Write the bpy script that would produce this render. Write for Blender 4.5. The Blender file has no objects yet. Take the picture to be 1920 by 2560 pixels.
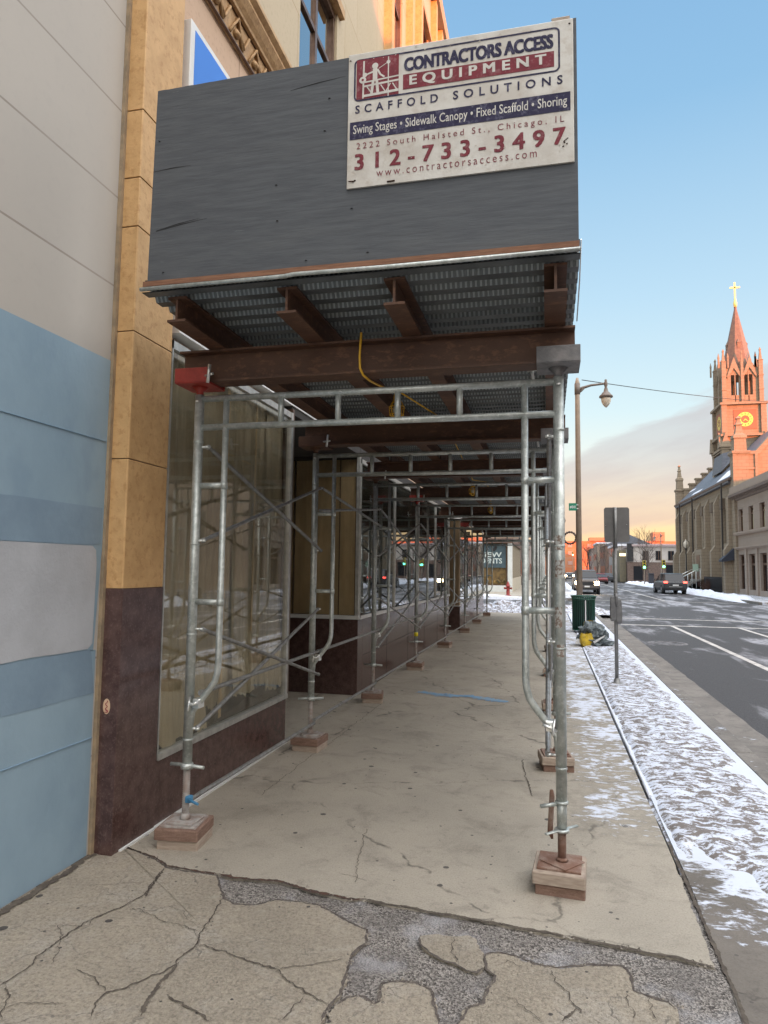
import bpy, math, random
import mathutils
from mathutils import Vector, Matrix, noise
random.seed(7)
R = math.radians
scn = bpy.context.scene
col = scn.collection

# ------------------------------------------------------------------ camera
F, YAW, PITCH, ROLL = 1713.92, 0.235443, 0.0815222, 0.0126668
CAM = Vector((0, 0, 1.5))
fw = Vector((-math.sin(YAW)*math.cos(PITCH), math.cos(YAW)*math.cos(PITCH), math.sin(PITCH)))
r0 = Vector((math.cos(YAW), math.sin(YAW), 0)); u0 = r0.cross(fw)
rt = r0*math.cos(ROLL) + u0*math.sin(ROLL); up = rt.cross(fw)
cd = bpy.data.cameras.new('camera'); cam = bpy.data.objects.new('camera', cd); col.objects.link(cam)
cam.matrix_world = Matrix(((rt.x, up.x, -fw.x, CAM.x), (rt.y, up.y, -fw.y, CAM.y), (rt.z, up.z, -fw.z, CAM.z), (0, 0, 0, 1)))
cd.sensor_width = 36; cd.lens = F/2560*36; cd.clip_end = 3000; cd.clip_start = 0.05
scn.camera = cam

def unp(px, py, ax, c):
    """photo pixel (1920 x 2560) to the point where its ray meets the plane axis=c (measuring aid)"""
    d = rt*((px-960)/F) + up*(-(py-1280)/F) + fw
    t = (c-CAM[ax])/d[ax]
    return CAM + d*t
def G(px, py, z=0.0): return unp(px, py, 2, z)

# ------------------------------------------------------------------ sky, sun, exposure
SUN_AZ = Vector((0.60, -0.80, 0)).normalized(); SUN_EL = R(5.0)
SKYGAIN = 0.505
w = bpy.data.worlds.new("World"); scn.world = w; w.use_nodes = True
nt = w.node_tree; nt.nodes.clear()
def nd(nt, t, **kw):
    n = nt.nodes.new(t)
    for k, v in kw.items(): setattr(n, k, v)
    return n
def mth(nt, op, a, b=None, c=None, clamp=False):
    n = nt.nodes.new('ShaderNodeMath'); n.operation = op; n.use_clamp = clamp
    for i, v in enumerate((a, b, c)):
        if v is None: continue
        if isinstance(v, (int, float)): n.inputs[i].default_value = v
        else: nt.links.new(v, n.inputs[i])
    return n.outputs[0]
def mrange(nt, v, a, b, c=0, d=1, smooth=True):
    n = nt.nodes.new('ShaderNodeMapRange'); n.interpolation_type = 'SMOOTHSTEP' if smooth else 'LINEAR'
    nt.links.new(v, n.inputs[0])
    for i, x in enumerate((a, b, c, d)):
        if isinstance(x, (int, float)): n.inputs[1+i].default_value = x
        else: nt.links.new(x, n.inputs[1+i])
    return n.outputs[0]
def mixc(nt, f, a, b, mode='MIX'):
    n = nt.nodes.new('ShaderNodeMix'); n.data_type = 'RGBA'; n.blend_type = mode
    if isinstance(f, (int, float)): n.inputs[0].default_value = f
    else: nt.links.new(f, n.inputs[0])
    for i, v in ((6, a), (7, b)):
        if isinstance(v, (tuple, list)): n.inputs[i].default_value = (*v[:3], 1)
        else: nt.links.new(v, n.inputs[i])
    return n.outputs[2]
def s2l(c): return tuple(((x/255/12.92) if x/255 <= .04045 else ((x/255+.055)/1.055)**2.4) for x in c)

tc = nd(nt, 'ShaderNodeTexCoord'); sep = nd(nt, 'ShaderNodeSeparateXYZ'); nt.links.new(tc.outputs['Generated'], sep.inputs[0])
X_, Y_, Z_ = sep.outputs
elev = mth(nt, 'MULTIPLY', mth(nt, 'ARCSINE', Z_), 57.29578)
azim = mth(nt, 'MULTIPLY', mth(nt, 'ARCTAN2', X_, Y_), 57.29578)
cr = nd(nt, 'ShaderNodeValToRGB'); nt.links.new(mth(nt, 'DIVIDE', elev, 60, clamp=True), cr.inputs[0])
stops = [(0, (250, 200, 165)), (3, (254, 216, 165)), (5.5, (252, 230, 192)), (8.5, (232, 234, 226)), (12.5, (210, 230, 236)), (21, (182, 214, 235)), (34, (140, 186, 223)), (60, (105, 155, 208))]
els = cr.color_ramp.elements
while len(els) < len(stops): els.new(0.5)
for e, (a, c) in zip(els, stops): e.position = a/60; e.color = (*s2l(c), 1)
# cloud bank low over the street, its top edge rising to the right
cv = nd(nt, 'ShaderNodeCombineXYZ')
nt.links.new(mth(nt, 'MULTIPLY', azim, 0.06), cv.inputs[0])
nt.links.new(mth(nt, 'ADD', mth(nt, 'MULTIPLY', elev, 0.26), mth(nt, 'MULTIPLY', azim, -0.05)), cv.inputs[1])
nz = nd(nt, 'ShaderNodeTexNoise'); nz.inputs['Scale'].default_value = 1.6; nz.inputs['Detail'].default_value = 8; nz.inputs['Roughness'].default_value = .58
nt.links.new(cv.outputs[0], nz.inputs['Vector'])
nzs = mth(nt, 'MULTIPLY', mth(nt, 'SUBTRACT', nz.outputs[0], .5), 5.0)
top = mth(nt, 'ADD', mth(nt, 'MULTIPLY', azim, .40), 8.2)
bot = mth(nt, 'ADD', mth(nt, 'MULTIPLY', azim, .16), 2.3)
el2 = mth(nt, 'ADD', elev, nzs)
m_top = mrange(nt, mth(nt, 'SUBTRACT', el2, top), -.5, .6, 1, 0)
m_bot = mrange(nt, mth(nt, 'SUBTRACT', mth(nt, 'ADD', elev, mth(nt, 'MULTIPLY', nzs, .35)), bot), -.4, .5, 0, 1)
cloud = mth(nt, 'MULTIPLY', m_top, m_bot)
streak = mrange(nt, nz.outputs[0], .36, .62, .72, 1)
ccol = mixc(nt, mrange(nt, elev, 3, 11), s2l((224, 190, 174)), s2l((198, 195, 198)))
skyc = mixc(nt, mth(nt, 'MULTIPLY', cloud, streak), cr.outputs[0], ccol)
# the sky round the low sun is brighter; side and overhead glows are added
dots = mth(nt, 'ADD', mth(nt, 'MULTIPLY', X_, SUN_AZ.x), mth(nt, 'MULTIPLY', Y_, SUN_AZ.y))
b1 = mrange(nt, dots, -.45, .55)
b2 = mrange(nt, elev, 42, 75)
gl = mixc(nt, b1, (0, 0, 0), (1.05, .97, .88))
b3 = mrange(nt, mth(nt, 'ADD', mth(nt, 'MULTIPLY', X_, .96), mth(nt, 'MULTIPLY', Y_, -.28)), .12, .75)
gl3 = mixc(nt, b3, (0, 0, 0), (1.60, 1.50, 1.40))  # glow added out of view on the right to brighten the near walls
gl2 = mixc(nt, b2, (0, 0, 0), (3.4, 3.3, 3.15))  # glow added overhead, out of view, as ambient fill
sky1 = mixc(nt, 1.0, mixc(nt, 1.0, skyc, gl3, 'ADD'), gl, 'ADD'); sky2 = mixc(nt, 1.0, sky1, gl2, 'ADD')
ns = nd(nt, 'ShaderNodeTexSky', sky_type='NISHITA', sun_disc=False, sun_elevation=SUN_EL, sun_rotation=math.atan2(SUN_AZ.x, SUN_AZ.y))
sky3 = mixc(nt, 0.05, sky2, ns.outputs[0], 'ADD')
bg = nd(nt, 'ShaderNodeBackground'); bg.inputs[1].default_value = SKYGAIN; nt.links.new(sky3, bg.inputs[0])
wo = nd(nt, 'ShaderNodeOutputWorld'); nt.links.new(bg.outputs[0], wo.inputs[0])

sl = bpy.data.lights.new('sun', 'SUN'); sl.energy = 5.0; sl.angle = R(.5); sl.color = (1, .19, .03)
so = bpy.data.objects.new('sun', sl); col.objects.link(so)
sd = Vector((SUN_AZ.x*math.cos(SUN_EL), SUN_AZ.y*math.cos(SUN_EL), math.sin(SUN_EL)))
so.rotation_euler = sd.to_track_quat('Z', 'Y').to_euler(); so.location = (30, -40, 30)
vs = scn.view_settings; vs.view_transform = 'Standard'; vs.look = 'None'; vs.gamma = 1; vs.exposure = 1.0; vs.use_curve_mapping = False
scn.cycles.max_bounces = 8; scn.cycles.transparent_max_bounces = 12

# ------------------------------------------------------------------ materials
MATS = {}
def base_mat(name):
    m = bpy.data.materials.new(name); m.use_nodes = True; t = m.node_tree
    return m, t, t.nodes['Principled BSDF']
def pos(t, scale=(1, 1, 1), obj=False):
    mp = t.nodes.new('ShaderNodeMapping'); mp.inputs['Scale'].default_value = scale
    if obj: g = t.nodes.new('ShaderNodeTexCoord'); t.links.new(g.outputs['Object'], mp.inputs[0])
    else: g = t.nodes.new('ShaderNodeNewGeometry'); t.links.new(g.outputs['Position'], mp.inputs[0])
    return mp.outputs[0]
def tnoise(t, vec, scale, detail=6, rough=.6, dist=0):
    n = t.nodes.new('ShaderNodeTexNoise'); n.inputs['Scale'].default_value = scale; n.inputs['Detail'].default_value = detail
    n.inputs['Roughness'].default_value = rough; n.inputs['Distortion'].default_value = dist; t.links.new(vec, n.inputs['Vector']); return n.outputs[0]
def bump(t, b, h, strength, dist=.02):
    n = t.nodes.new('ShaderNodeBump'); n.inputs['Strength'].default_value = strength; n.inputs['Distance'].default_value = dist
    t.links.new(h, n.inputs['Height'])
    if b.inputs['Normal'].links: t.links.new(b.inputs['Normal'].links[0].from_socket, n.inputs['Normal'])
    t.links.new(n.outputs[0], b.inputs['Normal'])
def M(name, c1, c2=None, scale=8, rough=.7, bmp=.15, bscale=60, metal=0, stretch=(1, 1, 1), spot=None, coat=0, lo=.35, hi=.65, obj=False, spec=None, sp_scale=90, sp_amt=.5, bdist=.01):
    """two-tone surface: large noise between c1 and c2, fine bump, optional fine speckle colour"""
    if name in MATS: return MATS[name]
    m, t, b = base_mat(name); v = pos(t, stretch, obj)
    c = None
    if c2:
        n = tnoise(t, v, scale); c = mixc(t, mrange(t, n, lo, hi), c1, c2)
    if spot:
        n = tnoise(t, v, sp_scale, 3, .7); f = mth(t, 'MULTIPLY', mrange(t, n, .5, .7), sp_amt)
        c = mixc(t, f, c if c else c1, spot)
    if c: t.links.new(c, b.inputs['Base Color'])
    else: b.inputs['Base Color'].default_value = (*c1, 1)
    b.inputs['Roughness'].default_value = rough; b.inputs['Metallic'].default_value = metal
    if spec is not None: b.inputs['Specular IOR Level'].default_value = spec
    if coat: b.inputs['Coat Weight'].default_value = coat
    if bmp: bump(t, b, tnoise(t, v, bscale, 4), bmp, bdist)
    MATS[name] = m; return m
def glass(name, tint=(.8, .85, .8), refl=1.6, dirt=.06, dirtc=(.4, .38, .3)):
    if name in MATS: return MATS[name]
    m = bpy.data.materials.new(name); m.use_nodes = True; t = m.node_tree; t.nodes.clear()
    tr = nd(t, 'ShaderNodeBsdfTransparent'); tr.inputs[0].default_value = (*tint, 1)
    gl = nd(t, 'ShaderNodeBsdfGlossy'); gl.inputs['Roughness'].default_value = .015
    g = nd(t, 'ShaderNodeNewGeometry')
    fr = nd(t, 'ShaderNodeLayerWeight'); fr.inputs[0].default_value = .5
    f = mth(t, 'ADD', mth(t, 'MULTIPLY', mth(t, 'POWER', fr.outputs['Facing'], 4.0), .9), .045*refl, clamp=True)
    nb = nd(t, 'ShaderNodeBump'); nb.inputs['Strength'].default_value = .05; nb.inputs['Distance'].default_value = .02
    t.links.new(tnoise(t, g.outputs['Position'], 1.3, 1), nb.inputs['Height']); t.links.new(nb.outputs[0], gl.inputs['Normal'])
    mx = nd(t, 'ShaderNodeMixShader'); t.links.new(f, mx.inputs[0]); t.links.new(tr.outputs[0], mx.inputs[1]); t.links.new(gl.outputs[0], mx.inputs[2])
    df = nd(t, 'ShaderNodeBsdfDiffuse'); df.inputs[0].default_value = (*dirtc, 1)
    mx2 = nd(t, 'ShaderNodeMixShader')
    dn = tnoise(t, pos(t, (1, 1, .35)), 6, 6)
    t.links.new(mth(t, 'MULTIPLY', mrange(t, dn, .35, .75), dirt*2), mx2.inputs[0])
    t.links.new(mx.outputs[0], mx2.inputs[1]); t.links.new(df.outputs[0], mx2.inputs[2])
    o = nd(t, 'ShaderNodeOutputMaterial'); t.links.new(mx2.outputs[0], o.inputs[0])
    MATS[name] = m; return m
def emit(name, c, s):
    if name in MATS: return MATS[name]
    m, t, b = base_mat(name); b.inputs['Base Color'].default_value = (*c, 1)
    b.inputs['Emission Color'].default_value = (*c, 1); b.inputs['Emission Strength'].default_value = s
    MATS[name] = m; return m
def blocks(name, c1, c2, joint, bw, bh, jt=.012, off=.5, rough=.8, mott=3, bmp=.3, var=.35, spot=None):
    """stone or brick courses from the (x+y, z) of the wall"""
    if name in MATS: return MATS[name]
    m, t, b = base_mat(name); g = nd(t, 'ShaderNodeNewGeometry'); s = nd(t, 'ShaderNodeSeparateXYZ'); t.links.new(g.outputs['Position'], s.inputs[0])
    cb = nd(t, 'ShaderNodeCombineXYZ'); t.links.new(mth(t, 'ADD', s.outputs[0], s.outputs[1]), cb.inputs[0]); t.links.new(s.outputs[2], cb.inputs[1])
    br = nd(t, 'ShaderNodeTexBrick'); br.offset = off; br.inputs['Scale'].default_value = 1
    br.inputs['Brick Width'].default_value = bw; br.inputs['Row Height'].default_value = bh; br.inputs['Mortar Size'].default_value = jt; br.inputs['Mortar Smooth'].default_value = .2
    br.inputs['Bias'].default_value = 0
    mid = tuple((a+b_)/2 for a, b_ in zip(c1, c2))
    br.inputs['Color1'].default_value = (*[a*(1-var)+b_*var for a, b_ in zip(mid, c1)], 1); br.inputs['Color2'].default_value = (*[a*(1-var)+b_*var for a, b_ in zip(mid, c2)], 1)
    br.inputs['Mortar'].default_value = (*joint, 1); t.links.new(cb.outputs[0], br.inputs['Vector'])
    n = tnoise(t, g.outputs['Position'], mott, 8, .65); n2 = tnoise(t, g.outputs['Position'], mott*14, 4, .6)
    c = mixc(t, mth(t, 'MULTIPLY', mrange(t, n, .3, .7), .4), br.outputs[0], c2)
    c = mixc(t, mth(t, 'MULTIPLY', mrange(t, n2, .5, .75), .35), c, spot or tuple(x*.6 for x in c1))
    t.links.new(c, b.inputs['Base Color']); b.inputs['Roughness'].default_value = rough
    bump(t, b, n2, bmp*.5, .01)
    inv = mth(t, 'SUBTRACT', 1, br.outputs['Fac']); bump(t, b, inv, bmp, .02)
    MATS[name] = m; return m

galv = M('galvanized_steel', (.52, .55, .53), (.38, .41, .39), 22, .42, .08, 120, .55, spot=(.70, .73, .70), sp_scale=45, sp_amt=.6)
galvd = M('dull_brace_steel', (.30, .31, .31), (.20, .20, .19), 25, .5, .08, 120, .5, spot=(.42, .30, .2), sp_amt=.3)
zinc = M('bright_zinc', (.75, .76, .74), None, rough=.3, metal=.8, bmp=0)
rust = M('rust_primer_steel', (.108, .052, .030), (.075, .034, .020), 5, .62, .12, 90, .0, spot=(.30, .14, .07), sp_scale=30, sp_amt=.35, stretch=(.5, 1, 1))
rustp = M('rusty_plate', (.19, .10, .068), (.28, .20, .16), 14, .8, .2, 120, spot=(.15, .06, .03))
redp = M('red_paint', (.40, .045, .03), (.30, .03, .02), 12, .45, .1, 90, spot=(.2, .03, .02))
greyp = M('grey_weathered_steel', (.15, .15, .155), (.24, .23, .23), 14, .7, .2, 90)
deckm, t_, b_ = base_mat('galvanized_decking')
v_ = pos(t_); b_.inputs['Metallic'].default_value = .35; b_.inputs['Roughness'].default_value = .5
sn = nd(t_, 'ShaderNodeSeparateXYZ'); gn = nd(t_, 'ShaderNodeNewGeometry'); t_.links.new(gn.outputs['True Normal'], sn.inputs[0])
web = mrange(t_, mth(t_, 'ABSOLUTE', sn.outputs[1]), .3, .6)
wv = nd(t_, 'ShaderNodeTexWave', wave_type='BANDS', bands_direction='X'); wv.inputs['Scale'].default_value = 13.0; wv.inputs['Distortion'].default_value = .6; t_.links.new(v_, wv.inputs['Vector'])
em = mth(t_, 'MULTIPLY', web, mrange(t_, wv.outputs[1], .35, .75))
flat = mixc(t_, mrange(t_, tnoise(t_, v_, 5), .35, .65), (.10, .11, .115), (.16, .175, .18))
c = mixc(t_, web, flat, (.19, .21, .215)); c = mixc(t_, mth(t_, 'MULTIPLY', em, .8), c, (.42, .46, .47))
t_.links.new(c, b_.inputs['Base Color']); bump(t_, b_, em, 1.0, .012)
ply = None
plym, t_, b_ = base_mat('dark_painted_plywood'); v_ = pos(t_, (1.6, 1, 14))
n1 = tnoise(t_, v_, 3, 8, .65); n2 = tnoise(t_, pos(t_, (.8, 1, 3)), 2.2, 3)
c = mixc(t_, mrange(t_, n1, .3, .7), (.066, .073, .084), (.088, .097, .108)); c = mixc(t_, mth(t_, 'MULTIPLY', mrange(t_, n2, .45, .8), .5), c, (.105, .112, .118))
n3 = tnoise(t_, pos(t_, (2, 1, 14)), 5, 6, .7); c = mixc(t_, mth(t_, 'MULTIPLY', mrange(t_, n3, .66, .78), .5), c, (.21, .22, .23))
t_.links.new(c, b_.inputs['Base Color']); b_.inputs['Roughness'].default_value = .75; bump(t_, b_, n1, .35, .008)
plye = M('raw_plywood_edge', (.26, .13, .075), (.18, .085, .05), 10, .85, .2, 80, stretch=(1, 1, 12))
wood = M('pale_lumber', (.42, .34, .27), (.32, .25, .20), 12, .8, .25, 60, stretch=(1.2, 1.2, 8))
woodr = M('red_brown_lumber', (.165, .095, .068), (.235, .145, .11), 12, .8, .25, 60, stretch=(1.2, 1.2, 8), spot=(.42, .3, .22))
frost = M('frosted_plate', (.40, .38, .36), (.27, .21, .18), 16, .8, .2, 90)
yellow = M('yellow_plastic', (.75, .42, .03), None, rough=.45, bmp=0)
blueclip = M('blue_clip', (.05, .2, .36), None, rough=.5, bmp=0)

# concretes
def concrete(name, c1, c2, stain, gum=.0, sc=1.2, fine=(.08, .07, .06), bs=.25, bd=.006, film=None, hair=0, peb=0):
    m, t, b = base_mat(name); v = pos(t)
    n = tnoise(t, v, sc, 8, .6); n2 = tnoise(t, v, 3.2, 8, .7, .6); n3 = tnoise(t, v, 120, 3, .7); n4 = tnoise(t, v, 34, 4, .7); n6 = tnoise(t, v, 9, 8, .75, .3)
    c = mixc(t, mrange(t, n, .32, .68), c1, c2)
    c = mixc(t, mth(t, 'MULTIPLY', mrange(t, n2, .48, .70), .65), c, stain)
    c = mixc(t, mth(t, 'MULTIPLY', mrange(t, n6, .54, .70), .45), c, tuple(x*.72 for x in stain))
    c = mixc(t, mth(t, 'MULTIPLY', mrange(t, n3, .52, .7), .40), c, fine)
    c = mixc(t, mth(t, 'MULTIPLY', mrange(t, n3, .48, .3), .30), c, tuple(min(1, x*1.4) for x in c1))
    c = mixc(t, mth(t, 'MULTIPLY', mrange(t, n4, .58, .75), .35), c, stain)
    if peb:
        n7 = tnoise(t, v, 62, 4, .75); c = mixc(t, mth(t, 'MULTIPLY', mrange(t, n7, .50, .36), .55), c, tuple(x*.55 for x in c2)); c = mixc(t, mth(t, 'MULTIPLY', mrange(t, n7, .56, .70), .5), c, tuple(min(1, x*1.25) for x in c1)); bump(t, b, n7, .7, .012)
        c = mixc(t, mth(t, 'MULTIPLY', mrange(t, tnoise(t, v, 2.1, 5, .6, .5), .60, .72), .55), c, (.52, .50, .46))
    if gum:
        vo = nd(t, 'ShaderNodeTexVoronoi', voronoi_dimensions='2D'); vo.inputs['Scale'].default_value = 2.3; t.links.new(v, vo.inputs['Vector'])
        sz = nd(t, 'ShaderNodeSeparateColor'); t.links.new(vo.outputs['Color'], sz.inputs[0])
        lim = mrange(t, sz.outputs[0], .3, 1, .0, .045, smooth=False)
        dd = mth(t, 'ADD', vo.outputs['Distance'], mth(t, 'MULTIPLY', mth(t, 'SUBTRACT', n4, .5), .03))
        msk = mth(t, 'LESS_THAN', dd, lim)
        vo2 = nd(t, 'ShaderNodeTexVoronoi', voronoi_dimensions='2D'); vo2.inputs['Scale'].default_value = 7.0; t.links.new(v, vo2.inputs['Vector'])
        sz2 = nd(t, 'ShaderNodeSeparateColor'); t.links.new(vo2.outputs['Color'], sz2.inputs[0])
        msk = mth(t, 'MAXIMUM', msk, mth(t, 'LESS_THAN', mth(t, 'ADD', vo2.outputs['Distance'], mth(t, 'MULTIPLY', mth(t, 'SUBTRACT', n3, .5), .05)), mrange(t, sz2.outputs[0], .7, 1, 0, .06, smooth=False)))
        c = mixc(t, mth(t, 'MULTIPLY', msk, gum), c, (.045, .04, .04))
    if hair:
        ve = nd(t, 'ShaderNodeTexVoronoi', feature='DISTANCE_TO_EDGE', voronoi_dimensions='2D'); ve.inputs['Scale'].default_value = hair
        wp = nd(t, 'ShaderNodeVectorMath', operation='ADD'); t.links.new(v, wp.inputs[0]); nn = nd(t, 'ShaderNodeTexNoise'); nn.inputs['Scale'].default_value = 4.5; nn.inputs['Detail'].default_value = 6; t.links.new(v, nn.inputs['Vector'])
        sc3 = nd(t, 'ShaderNodeVectorMath', operation='SCALE'); sc3.inputs['Scale'].default_value = .35; t.links.new(nn.outputs['Color'], sc3.inputs[0]); t.links.new(sc3.outputs[0], wp.inputs[1]); t.links.new(wp.outputs[0], ve.inputs['Vector'])
        hl = mth(t, 'MULTIPLY', mrange(t, ve.outputs['Distance'], .0, .012, 1, 0), mrange(t, n2, .42, .60))
        c = mixc(t, mth(t, 'MULTIPLY', hl, .7), c, tuple(x*.28 for x in stain)); bump(t, b, mth(t, 'SUBTRACT', 1, hl), .4, .01)
    if film:
        # thin wind-scoured snow film lying on the paving: film(t, x, y) gives how dense it lies
        sp = nd(t, 'ShaderNodeSeparateXYZ'); t.links.new(v, sp.inputs[0]); d = film(t, sp.outputs[0], sp.outputs[1])
        s1 = tnoise(t, pos(t, (1, 1.7, 1)), 9, 10, .72, .4); s2 = tnoise(t, v, 1.7, 5, .6)
        q = mth(t, 'ADD', mth(t, 'ADD', mth(t, 'MULTIPLY', s1, .62), mth(t, 'MULTIPLY', s2, .38)), mth(t, 'MULTIPLY', d, .34))
        f = mrange(t, q, .70, .775); wet = mth(t, 'MULTIPLY', mrange(t, q, .60, .70), .35)
        c = mixc(t, wet, c, tuple(x*.55 for x in c2)); c = mixc(t, mth(t, 'MULTIPLY', f, .93), c, (.66, .70, .80))
        bump(t, b, q, .5, .03)
    t.links.new(c, b.inputs['Base Color']); b.inputs['Roughness'].default_value = .85
    bump(t, b, n3, bs, bd); bump(t, b, n4, bs*.8, .012)
    MATS[name] = m; return m
def film_walk(t, x, y):
    a = mrange(t, x, -.10, .36); far_ = mrange(t, y, 3.6, 4.5); far2 = mrange(t, y, 14.5, 12.5)
    return mth(t, 'MULTIPLY', mth(t, 'MULTIPLY', a, far_), mth(t, 'ADD', mth(t, 'MULTIPLY', mrange(t, y, 4.5, 7.5), .10), .60))
def film_edge(t, x, y):
    q = mth(t, 'ADD', y, mth(t, 'MULTIPLY', mth(t, 'SUBTRACT', x, .64), 1.75))
    return mth(t, 'MAXIMUM', mrange(t, q, 3.0, 4.7, .05, 1.15), mth(t, 'MULTIPLY', mrange(t, q, 2.9, 3.7), .66))
conc = concrete('smooth_sidewalk_concrete', (.395, .35, .285), (.32, .285, .232), (.215, .19, .155), .85, .9, film=film_walk, hair=.55)
concold = concrete('old_pebbly_concrete', (.45, .385, .30), (.345, .297, .232), (.49, .445, .385), .9, 1.4, bs=.7, bd=.025, hair=2.6, peb=1)
concdk = concrete('damp_kerbside_concrete', (.15, .132, .112), (.205, .18, .155), (.085, .075, .065), .5, 1.3, film=film_edge, hair=1.2)
kerbm = concrete('kerb_stone', (.17, .155, .14), (.25, .23, .205), (.09, .082, .075), .2, 2.0, bs=.6, film=lambda t, x, y: mrange(t, x, 1.5, 2.1, .42, .30), hair=1.4)
# exposed aggregate
agg, t_, b_ = base_mat('exposed_aggregate'); v_ = pos(t_)
vo = nd(t_, 'ShaderNodeTexVoronoi'); vo.inputs['Scale'].default_value = 150; t_.links.new(v_, vo.inputs['Vector'])
sc_ = nd(t_, 'ShaderNodeSeparateColor'); t_.links.new(vo.outputs['Color'], sc_.inputs[0])
c = mixc(t_, mrange(t_, sc_.outputs[0], 0, 1), (.07, .06, .053), (.38, .345, .31))
c = mixc(t_, mth(t_, 'MULTIPLY', mrange(t_, tnoise(t_, v_, 5), .4, .7), .6), c, (.15, .135, .125)); c = mixc(t_, mth(t_, 'MULTIPLY', mrange(t_, tnoise(t_, v_, 3.3, 6), .50, .66), .6), c, (.40, .39, .40))
t_.links.new(c, b_.inputs['Base Color']); b_.inputs['Roughness'].default_value = .9; bump(t_, b_, vo.outputs['Distance'], .8, .01); bump(t_, b_, tnoise(t_, v_, 20), .5, .02)
crackm = M('crack_dirt', (.06, .047, .038), (.11, .09, .07), 20, .95, .3, 60)
mossm = M('rusty_debris', (.09, .045, .03), (.05, .035, .03), 30, .95, .6, 90)
bluespray = M('blue_spray_paint', (.16, .33, .52), (.27, .33, .38), 14, .85, .2, 60, lo=.4, hi=.6)
# asphalt with snow dust blown along the carriageway
asph, t_, b_ = base_mat('snow_dusted_asphalt'); v_ = pos(t_)
n = tnoise(t_, pos(t_, (1.1, .28, 1)), 1.3, 8, .62, .4); n2 = tnoise(t_, v_, 90, 3, .7); n3 = tnoise(t_, pos(t_, (.5, .12, 1)), 1.0, 4)
n5 = tnoise(t_, pos(t_, (3, 1.2, 1)), 4.0, 6, .7)
c = mixc(t_, mrange(t_, n2, .35, .65), (.030, .030, .032), (.080, .078, .080))
s_ = mth(t_, 'ADD', mth(t_, 'MULTIPLY', n, .62), mth(t_, 'MULTIPLY', n3, .40))
sp = nd(t_, 'ShaderNodeSeparateXYZ'); t_.links.new(v_, sp.inputs[0])
far = mrange(t_, sp.outputs[1], 9, 36, .0, .055)
f = mth(t_, 'MULTIPLY', mrange(t_, mth(t_, 'ADD', s_, far), .54, .66), mrange(t_, n5, .3, .62, .35, 1))
c = mixc(t_, mth(t_, 'MULTIPLY', f, .8), c, (.40, .40, .43))
t_.links.new(c, b_.inputs['Base Color']); b_.inputs['Roughness'].default_value = .8; bump(t_, b_, n2, .3, .006)
line = M('worn_white_road_paint', (.60, .57, .53), (.40, .38, .36), 6, .8, .1, 60)
# snow trodden into soil
def snowmat(name, thr0, thr1, dirt=(.17, .13, .11), snowc=(.76, .79, .87)):
    m, t, b = base_mat(name)
    n = tnoise(t, pos(t, (1, 1.7, 1)), 9.5, 10, .72, .5); n2 = tnoise(t, pos(t), 55, 4, .65)
    f = mrange(t, mth(t, 'ADD', mth(t, 'MULTIPLY', n, .75), mth(t, 'MULTIPLY', n2, .25)), thr0, thr1)
    c = mixc(t, f, dirt, snowc); c = mixc(t, mth(t, 'MULTIPLY', mrange(t, n2, .55, .7), .35), c, (.33, .29, .27))
    t.links.new(c, b.inputs['Base Color']); b.inputs['Roughness'].default_value = .75; b.inputs['Specular IOR Level'].default_value = .3
    bump(t, b, n, .45, .02); bump(t, b, n2, .5, .01); MATS[name] = m; return m
snow = snowmat('trodden_snow', .470, .525, dirt=(.19, .165, .15), snowc=(.66, .70, .80))
snowp = snowmat('thin_snow', .36, .47, dirt=(.34, .31, .29))
snowc = snowmat('clean_snow', .36, .47, dirt=(.36, .34, .35))

# walls
offwhite = blocks('off_white_painted_stone', (.48, .445, .395), (.41, .385, .35), (.27, .235, .20), 30, .5055, .006, 0, .8, 1.2, .12, .3, (.40, .37, .34))
lightblue = M('light_blue_wall_paint', (.29, .40, .48), (.225, .325, .405), 1.3, .6, .25, 28, lo=.3, hi=.7, stretch=(1, 1, .7), spot=(.19, .28, .37), sp_scale=3.2, sp_amt=.45)
greyblue = M('grey_blue_wall_paint', (.18, .26, .34), (.225, .32, .405), 2.0, .6, .25, 28)
palepatch = M('pale_grey_wall_paint', (.44, .46, .49), (.38, .395, .42), 3.0, .7, .3, 50)
tanst = M('golden_tan_stone', (.62, .385, .175), (.52, .315, .135), 9, .6, .25, 55, spot=(.40, .21, .07), sp_scale=26, sp_amt=.6, lo=.3, hi=.7)
gran = M('polished_brown_granite', (.060, .032, .028), (.105, .062, .055), 14, .22, .04, 60, spot=(.17, .11, .10), sp_scale=70, sp_amt=.5, lo=.3, hi=.7)
pinktan = blocks('pink_tan_stone', (.50, .33, .215), (.58, .42, .30), (.24, .13, .07), 2.3, 1.35, .007, .5, .7, 2.2, .15, .5)
pale = blocks('pale_limestone', (.42, .335, .215), (.48, .40, .28), (.33, .23, .13), 1.0, 1.36, .007, .5, .75, 1.8, .15, .6)
orn = M('ochre_terracotta', (.52, .33, .16), (.40, .24, .11), 9, .65, .3, 40, spot=(.22, .11, .05), sp_scale=30)
bronze = M('dark_bronze_trim', (.11, .065, .045), (.16, .10, .07), 9, .4, .05, 60, .5)
alu = M('aluminium_trim', (.55, .55, .52), (.42, .42, .40), 15, .35, .05, 60, .6)
white = M('white_enamel', (.75, .75, .74), (.68, .68, .66), 4, .5, .05, 40)
signblue = M('bright_blue_sign', (.035, .20, .68), None, rough=.4, bmp=0)
black = M('matt_black', (.02, .02, .022), None, rough=.7, bmp=0)
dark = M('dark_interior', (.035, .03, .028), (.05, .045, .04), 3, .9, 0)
shopglass = glass('shop_glass', (.96, .95, .90), 1.5, .05)
darkglass = glass('dark_shop_glass', (.45, .50, .48), 2.4, .05)
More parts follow.
